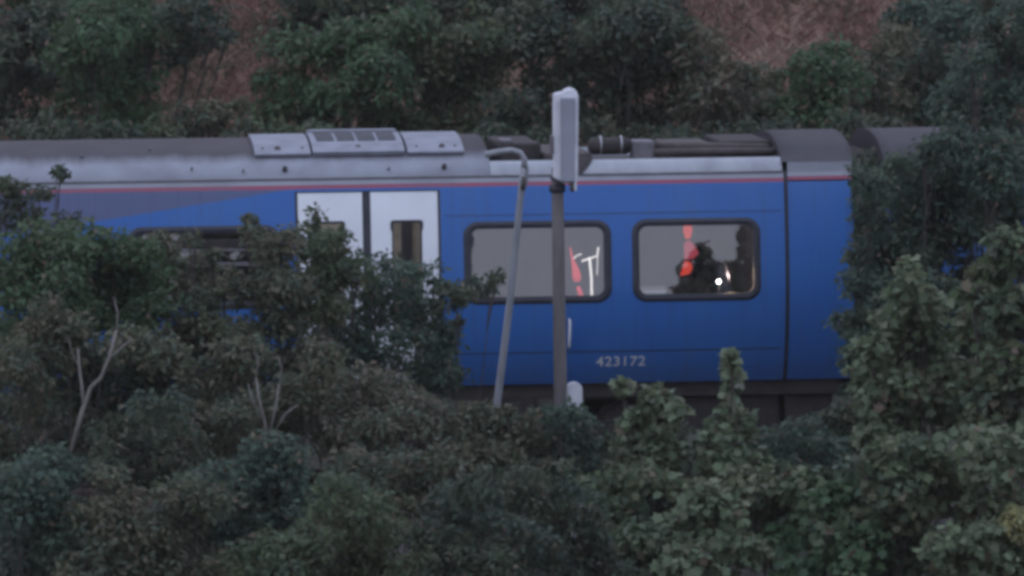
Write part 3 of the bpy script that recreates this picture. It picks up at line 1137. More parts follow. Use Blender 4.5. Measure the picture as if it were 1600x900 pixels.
yb_ = YP - .10
dep = Vector((.03, .22, 0))
cab = put('cabinet', prism('cabinet', [W(863, 147, yb_), W(882, 143, yb_), W(884, 287, yb_), W(864, 278, yb_)], dep, .012), M['boxlight'], post)
yd = YP - .16
put('rim', prism('rim', [W(876, 146, yd + .05), W(884, 138, yd + .05), W(895, 138, yd + .05), W(904, 147, yd + .05), W(903, 286, yd + .05), W(878, 287, yd + .05)], Vector((.02, .2, 0)), .016), M['boxlight'], cab)
put('face_panel', prism('face_panel', [W(877, 153, yd), W(899, 153, yd), W(898.5, 284, yd), W(878, 284, yd)], Vector((.0, .06, 0)), .008), M['boxface'], cab)
put('bracket', prism('bracket', [W(860.5, 212, yb_ - .01), W(865, 212, yb_ - .01), W(866, 240, yb_ - .01), W(860.5, 240, yb_ - .01)], Vector((0, .1, 0)), .003), M['grey'], cab)
put('bottom_plate', prism('bottom_plate', [W(862, 277, yb_ - .02), W(880, 285, yb_ - .02), W(880, 289, yb_ - .02), W(862, 281, yb_ - .02)], Vector((0, .16, 0)), .003), M['dark'], cab)
put('cable_gland', tube_mesh('cable_gland', [W(894, 284, YP - .08), W(894, 299, YP - .06)], [.03, .022], 8), M['grey'], cab)
put('tail_strip', prism('tail_strip', [W(898, 236, yd + .01), W(902, 236, yd + .01), W(901, 298, yd + .01), W(898, 298, yd + .01)], Vector((0, .03, 0)), .003), M['boxlight'], cab)

mk = W(897, 612, YP + .1)
gm = float(terrain(mk.x, YP + .1))
zt_ = W(897, 597, YP + .1).z
bm = bmesh.new()
add_box(bm, mk.x - .075, mk.x + .075, YP + .06, YP + .14, gm - .1, zt_ - .06)
prof = [(mk.x + .075 * math.cos(a), zt_ - .06 + .06 * math.sin(a)) for a in np.linspace(0, math.pi, 12)]
a = [bm.verts.new((x, YP + .06, z)) for x, z in prof]
b = [bm.verts.new((x, YP + .14, z)) for x, z in prof]
bm.faces.new(a)
bm.faces.new(b[::-1])
for k in range(11):
    bm.faces.new((a[k], b[k], b[k + 1], a[k + 1]))
mo = put('marker_post', bm_mesh(bm, 'marker_post'), M['boxlight'])
mo['label'] = 'low pale marker post with a rounded top right beside the foot of the cabinet post'
mo['category'] = 'marker post'

YL = -2.3
lb = W(777, 628, YL)
gl = float(terrain(lb.x, YL))
lpole = thing('bent_pole', 'thin leaning grey pole with its hooked top bent over to the left', 'pole', (lb.x, YL, gl))
d0 = (W(797, 470, YL) - lb).normalized()
lbase = lb + d0 * ((gl - .2 - lb.z) / d0.z)
put('shaft', tube_mesh('shaft', [lbase, lb, W(797, 470, YL), W(808, 360, YL), W(814, 300, YL), W(818, 262, YL)], [.04, .038, .036, .034, .032, .03], 10), M['pole'], lpole)
put('hook', tube_mesh('hook', [W(818, 264, YL), W(820, 250, YL), W(813, 239, YL), W(800, 235, YL), W(782, 237, YL), W(758, 242, YL)], [.03, .03, .03, .03, .032, .034], 10), M['pole'], lpole)
put('stay', tube_mesh('stay', [W(820, 250, YL), W(824, 262, YL), W(822, 285, YL), W(815, 308, YL)], [.014, .018, .018, .014], 8), M['pole'], lpole)
put('clamp', tube_mesh('clamp', [W(819, 276, YL - .03), W(816, 296, YL - .03)], .022, 8), M['rust'], lpole)

# ------------------------------------------------------------------ foliage
PAL = dict(
    dark=[(.054, .066, .038), (.070, .080, .042), (.046, .058, .038), (.080, .078, .044)],
    mid=[(.084, .100, .050), (.098, .110, .052), (.070, .084, .048), (.108, .102, .052)],
    olive=[(.094, .096, .050), (.110, .098, .054), (.076, .082, .046), (.116, .094, .056), (.072, .082, .050)],
    bright=[(.125, .142, .072), (.108, .124, .068), (.142, .150, .082), (.130, .126, .068)],
    teal=[(.060, .084, .054), (.072, .096, .058), (.052, .072, .050), (.084, .094, .056)],
    green=[(.062, .098, .044), (.080, .112, .050), (.054, .082, .042), (.094, .110, .052)],
    brown=[(.124, .098, .060), (.106, .094, .054), (.088, .092, .050), (.14, .105, .07), (.072, .082, .048)],
    yellow=[(.26, .24, .10), (.23, .21, .11), (.18, .19, .10)],
)
for _k in PAL:
    if _k != 'yellow':
        PAL[_k] = [(r * .90, g * 1.06, b * 1.17) for r, g, b in PAL[_k]]
SMALL = (np.array([(0, 0, 0), (.42, .26, .07), (1, 0, -.05), (.42, -.26, .07)]), [(0, 1, 2), (0, 2, 3)])
mp_ = [(0, 0, 0), (.10, -.28, .03), (.02, -.55, .0), (.42, -.36, .05), (.62, -.52, .02), (.72, -.20, .05), (1.05, 0, -.06),
       (.72, .20, .05), (.62, .52, .02), (.42, .36, .05), (.02, .55, .0), (.10, .28, .03)]
MAPLE = (np.array(mp_), [(0, 1, 2), (0, 2, 3), (0, 3, 4), (0, 4, 5), (0, 5, 7), (5, 6, 7), (0, 7, 8), (0, 8, 9), (0, 9, 10), (0, 10, 11)])


def leaf_cloud(clumps, spr_density, per_spray, size, shape, pal, seed, accent=0.06, spray=.17, origin=(0, 0, 0), shoots=.05):
    """clump > bough (a small dome of leaves lit from above, dark below) > leaf"""
    rs = np.random.RandomState(seed)
    full = []
    for (c, r) in clumps:                                     # break every clump into uneven lobes
        full.append((Vector(c), tuple(q * .82 for q in r)))
        for _ in range(7):
            v = Vector(rs.normal(size=3)).normalized()
            f = rs.uniform(.22, .5)
            full.append((Vector(c) + Vector((v.x * r[0], v.y * r[1], v.z * r[2])) * rs.uniform(.6, 1.0), tuple(q * f for q in r)))
    clumps = full
    SP, AX, SR = [], [], []
    for (c, r) in clumps:
        n = max(3, int(spr_density * 1.2 * r[0] * r[2] * 4))
        d = rs.normal(size=(n, 3))
        d /= np.linalg.norm(d, axis=1)[:, None]
        ph = rs.uniform(0, 6.28, 6)
        lump = 1 + .14 * np.sin(d[:, 0] * 5 + ph[0]) * np.sin(d[:, 2] * 6 + ph[1]) + .10 * np.sin(d[:, 1] * 8 + d[:, 2] * 9 + ph[2])
        rad = (.25 + .75 * rs.uniform(0, 1, n) ** .5) * lump
        out = rs.uniform(0, 1, n) < shoots                    # a few shoots stick out of the outline
        rad = np.where(out, rad * rs.uniform(1.05, 1.25, n), rad)
        br = np.minimum(spray, max(.05, r[0] * 1.0)) * rs.uniform(.45, 1.15, n) * np.where(out, .6, 1)
        rr = np.maximum(np.array(r) - spray * .6, np.array(r) * .35)
        SP.append(np.array(c) + d * rad[:, None] * rr)
        ax = d * .7 + np.array([0, -.1, .6]) + rs.normal(size=(n, 3)) * .25
        AX.append(ax / np.linalg.norm(ax, axis=1)[:, None])
        SR.append(br)
    SP, AX, SR = np.concatenate(SP), np.concatenate(AX), np.concatenate(SR)
    ns = len(SP)
    pal_a = np.array(pal) * LEAF_GAIN * (1.12 if len(shape[0]) > 6 else .95)
    spray_col = pal_a[rs.randint(0, len(pal_a), ns)] * rs.uniform(.82, 1.17, (ns, 1))
    cnt = np.maximum(4, (per_spray * (4.2 if len(shape[0]) > 6 else 3.9) * (SR / spray) ** 2).astype(int))
    si = np.repeat(np.arange(ns), cnt)
    N = len(si)
    v = rs.normal(size=(N, 3)) + AX[si] * .75                 # dome leaning along the bough's axis
    v /= np.linalg.norm(v, axis=1)[:, None]
    pos = SP[si] + v * (SR[si] * (.45 + .65 * rs.uniform(0, 1, N) ** .6))[:, None] * np.array([1.15, 1.15, .8])
    nm = v * .6 + np.array([0, -.1, .45]) + rs.normal(size=(N, 3)) * .6
    dr = v * .5 + rs.normal(size=(N, 3)) * .7 + np.array([0, 0, -.45])
    dr -= nm * (np.sum(dr * nm, axis=1) / np.sum(nm * nm, axis=1))[:, None]
    dr /= np.linalg.norm(dr, axis=1)[:, None] + 1e-9
    sd_ = np.cross(nm, dr)
    sd_ /= np.linalg.norm(sd_, axis=1)[:, None] + 1e-9
    nn = np.cross(dr, sd_)
    V, tri = shape
    sz = size * rs.uniform(.5, 1.4, N)
    P = pos[:, None, :] + sz[:, None, None] * (dr[:, None, :] * V[None, :, 0:1] + sd_[:, None, :] * V[None, :, 1:2] + nn[:, None, :] * V[None, :, 2:3])
    col = spray_col[si] * rs.uniform(.86, 1.15, (N, 1))
    acc = rs.uniform(0, 1, N) < accent
    col[acc] = np.array([(.15, .11, .08), (.17, .15, .10), (.12, .13, .10)])[rs.randint(0, 3, acc.sum())]
    nv = V.shape[0]
    P = P.reshape(-1, 3) - np.array(origin)
    tri = np.array(tri)
    F_ = (tri[None] + (np.arange(N) * nv)[:, None, None]).reshape(-1, 3)
    me = bpy.data.meshes.new('crown')
    me.vertices.add(len(P))
    me.vertices.foreach_set('co', P.astype(np.float32).ravel())
    me.loops.add(F_.size)
    me.loops.foreach_set('vertex_index', F_.astype(np.int32).ravel())
    me.polygons.add(len(F_))
    me.polygons.foreach_set('loop_start', (np.arange(len(F_)) * 3).astype(np.int32))
    me.update(calc_edges=True)
    at = me.attributes.new('leaf_colour', 'FLOAT_COLOR', 'POINT')
    cc = np.ones((len(P), 4), np.float32)
    cc[:, :3] = np.repeat(col, nv, axis=0)
    at.data.foreach_set('color', cc.ravel())
    return me, SP


LEAF_GAIN = 1.22
SEED = [100]
TRI = [0]


def plant(name, label, cat, y, base_px, clumps, kind='small', pal='mid', dens=75, per=16, size=None, group=None, bark='bark',
          stems=None, flat=.85, accent=.06, spray=.17, thick=.014):
    """shrub or tree: clumps are (px, py, radius px) at depth y; stems rise from the ground below base_px"""
    SEED[0] += 1
    rs = random.Random(SEED[0])
    k = 1 / 154 * (y - CAMPOS.y) / (0 - CAMPOS.y)
    cl = []
    for cx, cy, r in clumps:
        yy = y + rs.uniform(-.5, .5)
        c = W(cx, cy, yy)
        cl.append((c, (r * k, r * k * rs.uniform(.9, 1.25), r * k * flat)))
    lowest = min(clumps, key=lambda q: -q[1])
    bx = W(base_px, lowest[1], y).x
    bz = float(terrain(bx, y))
    o = thing(name, label, cat, (bx, y, bz), group)
    V, sz = (MAPLE, .086) if kind == 'maple' else (SMALL, .068)
    me, SP = leaf_cloud(cl, dens, per, size or sz, V, PAL[pal], SEED[0], accent, spray, (bx, y, bz), .10 if kind == 'maple' else .16)
    TRI[0] += len(me.polygons)
    cr = bpy.data.objects.new('crown', me)
    me.materials.append(M['leaf'])
    C.objects.link(cr)
    cr.parent = o
    cr['kind'] = 'stuff'
    # trunk with limbs to every clump
    bm = bmesh.new()
    base = Vector((bx, y, bz - .15))
    zmin = min(c.z for c, r in cl)
    for ci, (c, r) in enumerate(cl):
        if ci % 2 and len(cl) > 4:
            continue
        mid = base.lerp(c, .45) + Vector((rs.uniform(-.12, .12), rs.uniform(-.1, .1), .1 * rs.uniform(0, 1)))
        q = base.lerp(mid, .5) + Vector((rs.uniform(-.05, .05), rs.uniform(-.05, .05), 0))
        add_tube(bm, [base, q, mid, base.lerp(c, .8) + Vector((rs.uniform(-.1, .1), 0, rs.uniform(-.05, .1))), c + Vector((0, 0, r[2] * .5))],
                 [thick, thick * .85, thick * .6, thick * .4, thick * .15], 6)
        for j in range(5):
            d = Vector((rs.uniform(-1, 1), rs.uniform(-1, .6), rs.uniform(-.2, 1))).normalized()
            e = c + Vector((d.x * r[0], d.y * r[1], d.z * r[2])) * .95
            add_tube(bm, [base.lerp(c, .85), (c + e) / 2 + Vector((0, 0, .03)), e], [thick * .35, thick * .25, thick * .1], 5, False)
    put('trunk', bm_mesh(bm, 'trunk', True), M[bark], o)
    for st in stems or []:
        pts, r0 = st
        ww = [W(a, b, y - .95) for a, b in pts]
        rad = [r0 * (1 - .55 * i / (len(ww) - 1)) for i in range(len(ww))]
        put('branch', tube_mesh('branch', ww, rad, 8), M['palebark'], o)
    return o


FG = 'shrubs between the viewer and the train'
# nearest the train, left
plant('shrub', 'dark twiggy shrub at the left edge reaching over the carriage roof line', 'shrub', -4.2, 5,
      [(5, 300, 34), (12, 345, 38), (40, 325, 22), (70, 300, 12), (93, 270, 9), (60, 350, 22), (105, 345, 18)], pal='dark', dens=60, per=9, group=FG, spray=.12)
plant('shrub', 'broad leafy green shrub in the lower left below the grey livery wedge', 'shrub', -5.5, 90,
      [(25, 410, 62), (90, 395, 48), (150, 400, 55), (205, 430, 50), (60, 470, 75), (160, 480, 75), (20, 540, 70), (235, 480, 50), (60, 378, 34), (120, 372, 34), (180, 388, 34), (225, 395, 30), (100, 440, 50), (50, 440, 50)], pal='green', dens=85, per=14, group=FG)
plant('shrub', 'shrub covering the lower part of the leftmost carriage window', 'shrub', -5.2, 320,
      [(255, 408, 38), (285, 450, 42), (305, 510, 50), (275, 540, 60), (300, 372, 16), (235, 388, 24), (350, 520, 45), (340, 440, 14), (255, 375, 20), (215, 400, 30), (330, 460, 30), (305, 420, 26), (355, 425, 22), (375, 460, 30), (330, 400, 16)], pal='olive', dens=80, per=14, group=FG)
plant('shrub', 'upright olive shrub whose tip rises just left of the white doors', 'shrub', -4.8, 420,
      [(388, 342, 15), (402, 372, 26), (436, 392, 36), (420, 430, 34), (450, 450, 50), (430, 510, 55), (470, 560, 60), (400, 560, 45)], pal='olive', dens=80, per=14, group=FG)
plant('shrub', 'leafy shrub hiding the window of the left white door', 'shrub', -4.4, 510,
      [(490, 345, 24), (478, 375, 36), (515, 385, 32), (535, 370, 14), (520, 425, 48), (495, 470, 52), (555, 425, 28)], pal='mid', dens=85, per=14, group=FG)
plant('shrub', 'gappy dark shrub across the bottom of the right white door, white showing through its leaves', 'shrub', -3.9, 610,
      [(597, 412, 25), (632, 428, 28), (665, 425, 26), (690, 455, 26), (585, 455, 32), (625, 470, 34), (660, 490, 38), (690, 530, 36), (585, 510, 36), (540, 520, 40), (630, 540, 42), (580, 570, 42), (670, 580, 40), (555, 475, 34), (545, 560, 40), (610, 610, 40)], pal='teal', dens=80, per=13, group=FG, thick=.012)
plant('shrub', 'dark shrub with a bough poking right across the left corner of the middle window', 'shrub', -3.6, 690,
      [(720, 460, 22), (748, 448, 25), (772, 434, 18), (700, 470, 28), (690, 540, 32), (680, 590, 42), (715, 505, 10)], pal='dark', dens=85, per=14, group=FG)
plant('shrub', 'dense dark shrub in the shadow behind the pale forked trunk', 'shrub', -4.6, 180,
      [(90, 560, 60), (160, 560, 55), (230, 580, 60), (130, 620, 60), (210, 640, 60), (290, 620, 55), (50, 620, 50), (340, 600, 45), (390, 620, 50), (360, 670, 50), (440, 630, 40), (110, 690, 50), (300, 680, 50)], pal='dark', dens=70, per=14, group=FG)
# second row, left
plant('small_tree', 'small tree with a pale forked trunk in the lower left', 'tree', -7.5, 120,
      [(30, 570, 60), (90, 520, 55), (60, 640, 45), (200, 540, 48), (20, 700, 60), (250, 560, 45)], pal='olive', dens=70, per=14, group=FG,
      stems=[([(112, 705), (128, 645), (142, 605), (158, 590), (170, 560), (182, 515)], .024), ([(132, 642), (128, 605), (124, 575), (122, 545)], .017), ([(170, 560), (188, 545), (205, 530)], .012), ([(182, 515), (184, 490), (178, 465)], .010), ([(124, 575), (112, 550), (108, 530)], .009)], accent=.1)
plant('shrub', 'dusky shrub with thin bare forked stems, left of centre', 'shrub', -7.2, 410,
      [(340, 590, 60), (385, 560, 45), (470, 620, 55), (310, 660, 55), (500, 560, 40), (380, 650, 50), (350, 690, 50), (440, 660, 45)], pal='olive', dens=70, per=14, group=FG,
      stems=[([(420, 725), (416, 670), (405, 625), (400, 590)], .017), ([(418, 690), (430, 640), (436, 600)], .014), ([(414, 660), (392, 620), (388, 600)], .010), ([(425, 680), (448, 645), (466, 632)], .011), ([(436, 600), (440, 575), (434, 555)], .008), ([(400, 590), (404, 565), (396, 545)], .008)], accent=.1)
plant('shrub', 'brownish green shrub below the white doors', 'shrub', -7.0, 590,
      [(540, 610, 55), (600, 620, 60), (650, 650, 55), (570, 680, 60), (520, 680, 45), (690, 660, 40)], pal='brown', dens=70, per=14, group=FG, accent=.12)
plant('shrub', 'low grey green shrub round the foot of the thin leaning pole', 'shrub', -5.4, 770,
      [(745, 660, 42), (790, 680, 40), (725, 700, 50), (765, 720, 48), (820, 690, 34), (842, 672, 22), (790, 645, 14), (835, 650, 20)], pal='olive', dens=75, per=14, group=FG, accent=.1)
plant('shrub', 'small rounded dark shrub in front of the foot of the cabinet post', 'shrub', -5.4, 885,
      [(878, 660, 30), (902, 672, 26), (870, 690, 38), (900, 705, 36), (860, 720, 36), (900, 652, 24), (860, 650, 22), (890, 640, 14), (905, 735, 34), (890, 760, 34)], pal='teal', dens=85, per=14, group=FG)
# bottom rows, left
plant('shrub', 'dark teal shrub in the bottom left corner', 'shrub', -10.5, 40, [(20, 780, 70), (70, 730, 50), (90, 800, 70), (30, 860, 75), (120, 860, 70)], pal='teal', dens=62, per=14, group=FG)
plant('shrub', 'dark undergrowth shrub to the right of the pale forked trunk', 'shrub', -9.0, 240, [(200, 680, 55), (250, 640, 45), (280, 700, 60), (230, 740, 60), (160, 730, 45)], pal='dark', dens=60, per=13, group=FG)
plant('shrub', 'brownish shrub at the bottom edge below the pale forked trunk', 'shrub', -11.0, 210, [(180, 800, 70), (240, 840, 75), (290, 790, 65), (190, 870, 60), (130, 900, 50), (260, 900, 60), (330, 890, 50)], pal='olive', dens=62, per=14, group=FG, accent=.1)
plant('shrub', 'bushy teal shrub below the bare forked stems', 'shrub', -10.0, 400, [(360, 760, 65), (420, 730, 60), (400, 820, 70), (340, 840, 65), (460, 790, 55)], pal='teal', dens=68, per=14, group=FG)
plant('shrub', 'green shrub at the bottom edge left of centre', 'shrub', -11.5, 520, [(500, 850, 70), (540, 790, 65), (580, 850, 70), (440, 870, 55), (450, 900, 60), (380, 900, 60), (560, 910, 60), (640, 900, 55)], pal='mid', dens=64, per=14, group=FG)
plant('shrub', 'dull olive shrub spreading below the brownish one by the doors', 'shrub', -9.0, 620, [(560, 740, 60), (630, 740, 65), (680, 780, 65), (610, 800, 60), (690, 720, 45)], pal='olive', dens=64, per=14, group=FG, accent=.1)
plant('shrub', 'dark shrub at the bottom edge below the thin leaning pole', 'shrub', -11.0, 740, [(680, 850, 65), (740, 830, 70), (790, 860, 70), (750, 770, 50), (720, 900, 60), (790, 910, 60)], pal='dark', dens=62, per=14, group=FG)
plant('shrub', 'deep green shrub below the cabinet post', 'shrub', -9.5, 850, [(820, 770, 55), (870, 770, 50), (900, 820, 60), (840, 840, 65), (920, 870, 55), (870, 900, 60), (940, 900, 50)], pal='dark', dens=66, per=14, group=FG)
# right of the post: young maples
plant('maple_sapling', 'pale green maple sapling standing just below the number 423172', 'sapling', -5.2, 1010,
      [(974, 602, 10), (1015, 622, 17), (1040, 620, 10), (990, 655, 26), (1030, 655, 26), (1060, 640, 10), (985, 700, 28), (1040, 705, 34), (1005, 750, 44), (962, 752, 32)], kind='maple', pal='bright', dens=52, per=9, group='young maples in front of the carriage', spray=.2, flat=1)
plant('maple_sapling', 'slender maple sapling with a narrow spire of leaves against the blue carriage', 'sapling', -5.2, 1140,
      [(1143, 562, 9), (1141, 582, 14), (1146, 604, 8), (1140, 650, 24), (1120, 680, 22), (1170, 668, 16), (1130, 712, 40), (1178, 722, 30), (1110, 755, 36)], kind='maple', pal='bright', dens=52, per=9, group='young maples in front of the carriage', spray=.2, flat=1)
plant('shrub', 'low bluish green shrub in the dark gap under the right end of the carriage', 'shrub', -4.4, 1240,
      [(1200, 690, 36), (1240, 690, 40), (1285, 705, 40), (1220, 740, 45), (1300, 750, 50), (1265, 665, 16)], pal='teal', dens=80, per=13, group=FG)
plant('maple_bush', 'maple bush at the bottom just right of the cabinet post', 'bush', -8.0, 980,
      [(940, 760, 34), (980, 800, 55), (1030, 780, 50), (950, 850, 55), (1010, 860, 60)], kind='maple', pal='mid', dens=48, per=9, group=FG, spray=.2)
plant('maple_bush', 'light green maple bush at the bottom below the number', 'bush', -9.0, 1090,
      [(1075, 830, 55), (1120, 790, 50), (1130, 860, 60), (1070, 880, 50)], kind='maple', pal='bright', dens=48, per=9, group=FG, spray=.2)
plant('maple_bush', 'maple bush below the slender spire sapling', 'bush', -7.4, 1210,
      [(1170, 770, 45), (1220, 790, 55), (1260, 760, 50), (1200, 840, 60)], kind='maple', pal='mid', dens=48, per=9, group=FG, spray=.2)
plant('maple_bush', 'shaded maple bush at the bottom between the spire sapling and the tall right tree', 'bush', -8.6, 1290,
      [(1270, 840, 60), (1310, 790, 50), (1340, 850, 60), (1250, 890, 50)], kind='maple', pal='green', dens=48, per=9, group=FG, spray=.2)
# right hand trees
plant('broadleaf_tree', 'tall dark broadleaf tree hiding the second carriage at the right', 'tree', -2.6, 1440,
      [(1350, 330, 30), (1372, 290, 36), (1420, 310, 50), (1410, 262, 32), (1360, 390, 45), (1345, 440, 38), (1430, 380, 60), (1480, 270, 55), (1520, 340, 70), (1490, 215, 40), (1560, 260, 70), (1590, 330, 70), (1335, 500, 34), (1360, 560, 50), (1420, 470, 60), (1345, 270, 22), (1450, 235, 30), (1345, 620, 36)],
      pal='teal', dens=80, per=14, group='trees at the right', thick=.02)
plant('broadleaf_tree', 'dark tree filling the top right corner', 'tree', -1.6, 1580,
      [(1530, 170, 60), (1590, 130, 70), (1560, 60, 60), (1600, 30, 60), (1500, 130, 34), (1600, 220, 60), (1520, 90, 40)],
      pal='teal', dens=60, per=13, group='trees at the right', thick=.024)
plant('maple_tree', 'pale green maple tree with a pointed top, before the dark broadleaf tree', 'tree', -7.0, 1440,
      [(1422, 418, 17), (1412, 450, 26), (1440, 480, 36), (1390, 500, 30), (1370, 545, 32), (1430, 550, 60), (1350, 590, 26), (1480, 600, 65), (1400, 620, 60), (1375, 670, 45)],
      kind='maple', pal='bright', dens=50, per=9, group='trees at the right', spray=.2, flat=1, thick=.024)
plant('maple_tree', 'leafy maple tree cut by the right edge of the view', 'tree', -8.0, 1580,
      [(1590, 390, 45), (1560, 430, 40), (1580, 480, 60), (1540, 520, 50), (1590, 570, 60), (1550, 630, 60), (1520, 460, 24)],
      kind='maple', pal='mid', dens=50, per=9, group='trees at the right', spray=.2, thick=.024)
plant('maple_bush', 'broad maple bush in the lower right below the pointed maple tree', 'bush', -9.0, 1430,
      [(1380, 730, 50), (1430, 720, 60), (1400, 790, 65), (1470, 770, 60), (1360, 870, 60), (1440, 860, 65)], kind='maple', pal='mid', dens=48, per=9, group=FG, spray=.2)
plant('maple_bush', 'maple bush in the bottom right corner with a cluster of yellow leaves', 'bush', -9.5, 1560,
      [(1530, 710, 60), (1590, 700, 55), (1550, 790, 65), (1520, 870, 65), (1590, 870, 65)], kind='maple', pal='bright', dens=48, per=9, group=FG, spray=.2)
yl = bpy.data.objects[-1] if False else [o for o in C.objects if o.get('label', '').startswith('maple bush in the bottom right corner')][0]
kk = 1 / 154 * .85
me, _ = leaf_cloud([(W(1582, 812, -10.1), (12 * kk, .1, 12 * kk)), (W(1592, 828, -10.1), (9 * kk, .1, 7 * kk))], 160, 8, .10, MAPLE, PAL['yellow'], 9, 0, .08, tuple(yl.location))
me.materials.append(M['leaf'])
yo = bpy.data.objects.new('yellow_leaves', me)
C.objects.link(yo)
yo.parent = yl
yo['kind'] = 'stuff'
yo['label'] = 'cluster of yellowed maple leaves'

plant('shrub', 'dense dark thicket in front of the gangway between the two carriages', 'shrub', -1.9, 1420,
      [(1372, 300, 34), (1400, 280, 40), (1450, 300, 55), (1395, 370, 55), (1460, 380, 65), (1390, 450, 55), (1450, 470, 70), (1400, 540, 60), (1480, 560, 70), (1540, 460, 60), (1520, 290, 50), (1390, 620, 60), (1350, 660, 45), (1356, 245, 18), (1480, 235, 34), (1590, 420, 60), (1560, 520, 60)],
      pal='dark', dens=70, per=14, group='trees at the right')
plant('shrub', 'low dark shrub under the end panel of the carriage', 'shrub', -3.0, 1310,
      [(1300, 655, 26), (1335, 640, 34), (1280, 690, 36), (1330, 700, 45), (1240, 700, 36)], pal='dark', dens=75, per=13, group=FG)
plant('shrub', 'low undergrowth between the two pale maple saplings', 'shrub', -3.8, 1070,
      [(1060, 690, 30), (1090, 690, 32), (1040, 720, 40), (1100, 730, 40), (940, 710, 30), (960, 690, 22), (930, 740, 40)], pal='dark', dens=70, per=13, group=FG)
# hillside beyond the train
BG = 'shrubs and trees on the hillside behind the train'


def back(label, y, base, clumps, pal, dens=42, per=13, cat='tree', name='hillside_tree', **kw):
    kw.setdefault('size', .088)
    kw.setdefault('spray', .22)
    return plant(name, label, cat, y, base, clumps, pal=pal, dens=dens, per=per, group=BG, **kw)


back('dark tree at the top left corner of the hillside', 9.0, 40, [(20, 60, 60), (50, 130, 60), (10, 170, 50), (70, 40, 50), (60, 200, 40)], 'dark', thick=.024)
back('green tree left of the reddish clearing above the carriage roof', 8.5, 180, [(140, 60, 65), (190, 40, 55), (175, 120, 60), (215, 130, 30), (130, 160, 60), (195, 190, 45), (235, 65, 30)], 'green', thick=.024)
back('almost black tree overhanging the reddish clearing', 9.2, 215, [(310, 20, 45), (290, 60, 34), (330, 50, 30), (270, 20, 36), (300, 72, 24), (345, 36, 18), (355, 60, 14), (265, 85, 26)], 'dark', thick=.024)
back('low pale-stemmed shrub at the foot of the reddish clearing', 7.2, 320, [(300, 208, 26), (345, 205, 24), (265, 205, 26), (375, 208, 26), (345, 170, 20), (310, 185, 22), (280, 182, 22), (372, 165, 20), (330, 188, 24)], 'olive', 46, cat='shrub', name='hillside_shrub')
back('tree just right of the reddish clearing', 8.6, 430, [(425, 75, 28), (440, 130, 40), (420, 185, 34), (475, 80, 50), (480, 160, 50), (405, 130, 16)], 'green', thick=.024)
back('broad green tree above the roof hatches', 8.2, 570, [(540, 70, 60), (600, 110, 60), (540, 150, 55), (620, 50, 60), (590, 190, 50), (510, 195, 40)], 'green', thick=.024)
back('mid green tree above the right roof hatch', 8.4, 700, [(690, 80, 65), (740, 130, 60), (680, 160, 55), (760, 60, 60), (730, 195, 45), (650, 200, 40)], 'mid', thick=.024)
back('dark tree directly behind the pale cabinet', 8.0, 850, [(830, 60, 65), (860, 130, 65), (800, 170, 55), (900, 70, 60), (890, 190, 50), (820, 210, 36)], 'dark', thick=.024)
back('dark tree to the right of the pale cabinet', 8.3, 980, [(970, 60, 65), (1010, 120, 60), (950, 150, 60), (1030, 50, 55), (1000, 190, 45), (1060, 170, 40)], 'dark', thick=.024)
back('thin straw-coloured shrub in front of the reddish slope', 7.6, 1110, [(1090, 70, 45), (1130, 110, 50), (1100, 150, 50), (1160, 160, 45), (1140, 195, 40), (1090, 200, 40), (1175, 110, 30)], 'brown', 26, 12, cat='shrub', name='hillside_shrub', accent=.28)
back('fresh green rounded bush above the end of the carriage', 7.8, 1280, [(1265, 110, 38), (1300, 90, 40), (1280, 145, 45), (1325, 130, 40), (1240, 170, 36), (1290, 185, 40)], 'green', 55, cat='bush', name='hillside_bush')
back('straggly shrub between the green bush and the right-hand trees', 8.8, 1380, [(1370, 110, 40), (1400, 60, 36), (1350, 170, 40), (1400, 160, 45), (1430, 110, 40)], 'olive', 36, 12, cat='shrub', name='hillside_shrub', accent=.2)
back('teal green tree behind the second carriage at the upper right', 9.0, 1480, [(1450, 90, 50), (1490, 40, 55), (1470, 150, 50), (1530, 100, 50), (1440, 190, 40), (1430, 30, 36)], 'teal', thick=.024)
back('tall dark tree at the top edge of the hillside left of the middle', 12.5, 520, [(470, 20, 45), (500, 10, 50), (560, 10, 60), (620, 15, 60), (520, -40, 60), (600, -40, 60), (560, 60, 50)], 'dark', thick=.024)
back('tall dark tree at the top edge of the hillside in the middle', 12.8, 800, [(690, 15, 60), (760, 10, 60), (830, 10, 60), (900, 15, 60), (970, 10, 60), (1030, 20, 45), (800, -50, 60), (900, -50, 60)], 'dark', thick=.024)
back('tall green tree at the top edge above the reddish clearing', 12.0, 200, [(90, 10, 60), (150, -10, 60), (200, 5, 50), (20, -20, 60)], 'green', thick=.024)
back('leafy tree with two rounded heads left of the reddish clearing', 10.5, 250, [(205, 60, 45), (222, 120, 34), (195, 20, 50), (225, 175, 30), (120, 40, 50), (100, 110, 50)], 'green')
back('dusky shrub on the reddish slope right of the middle', 8.6, 1170, [(1180, 150, 45), (1150, 180, 45), (1210, 170, 40), (1200, 120, 30), (1080, 120, 45), (1060, 60, 40)], 'mid', cat='shrub', name='hillside_shrub', accent=.15)
back('tall olive tree rising to the top edge right of the reddish slope', 10.5, 1450, [(1420, 40, 50), (1460, 0, 50), (1440, 100, 50), (1500, 40, 50), (1400, 110, 40), (1540, 10, 50)], 'olive')
back('low dark shrub along the roof line at the far left', 6.9, 90, [(30, 215, 36), (80, 210, 36), (130, 215, 34), (180, 218, 34)], 'dark', 50, cat='shrub', name='hillside_shrub')
back('low shrub along the roof line behind the left roof hatch', 6.9, 430, [(390, 215, 30), (440, 212, 34), (490, 210, 34), (240, 215, 34)], 'mid', 50, cat='shrub', name='hillside_shrub')
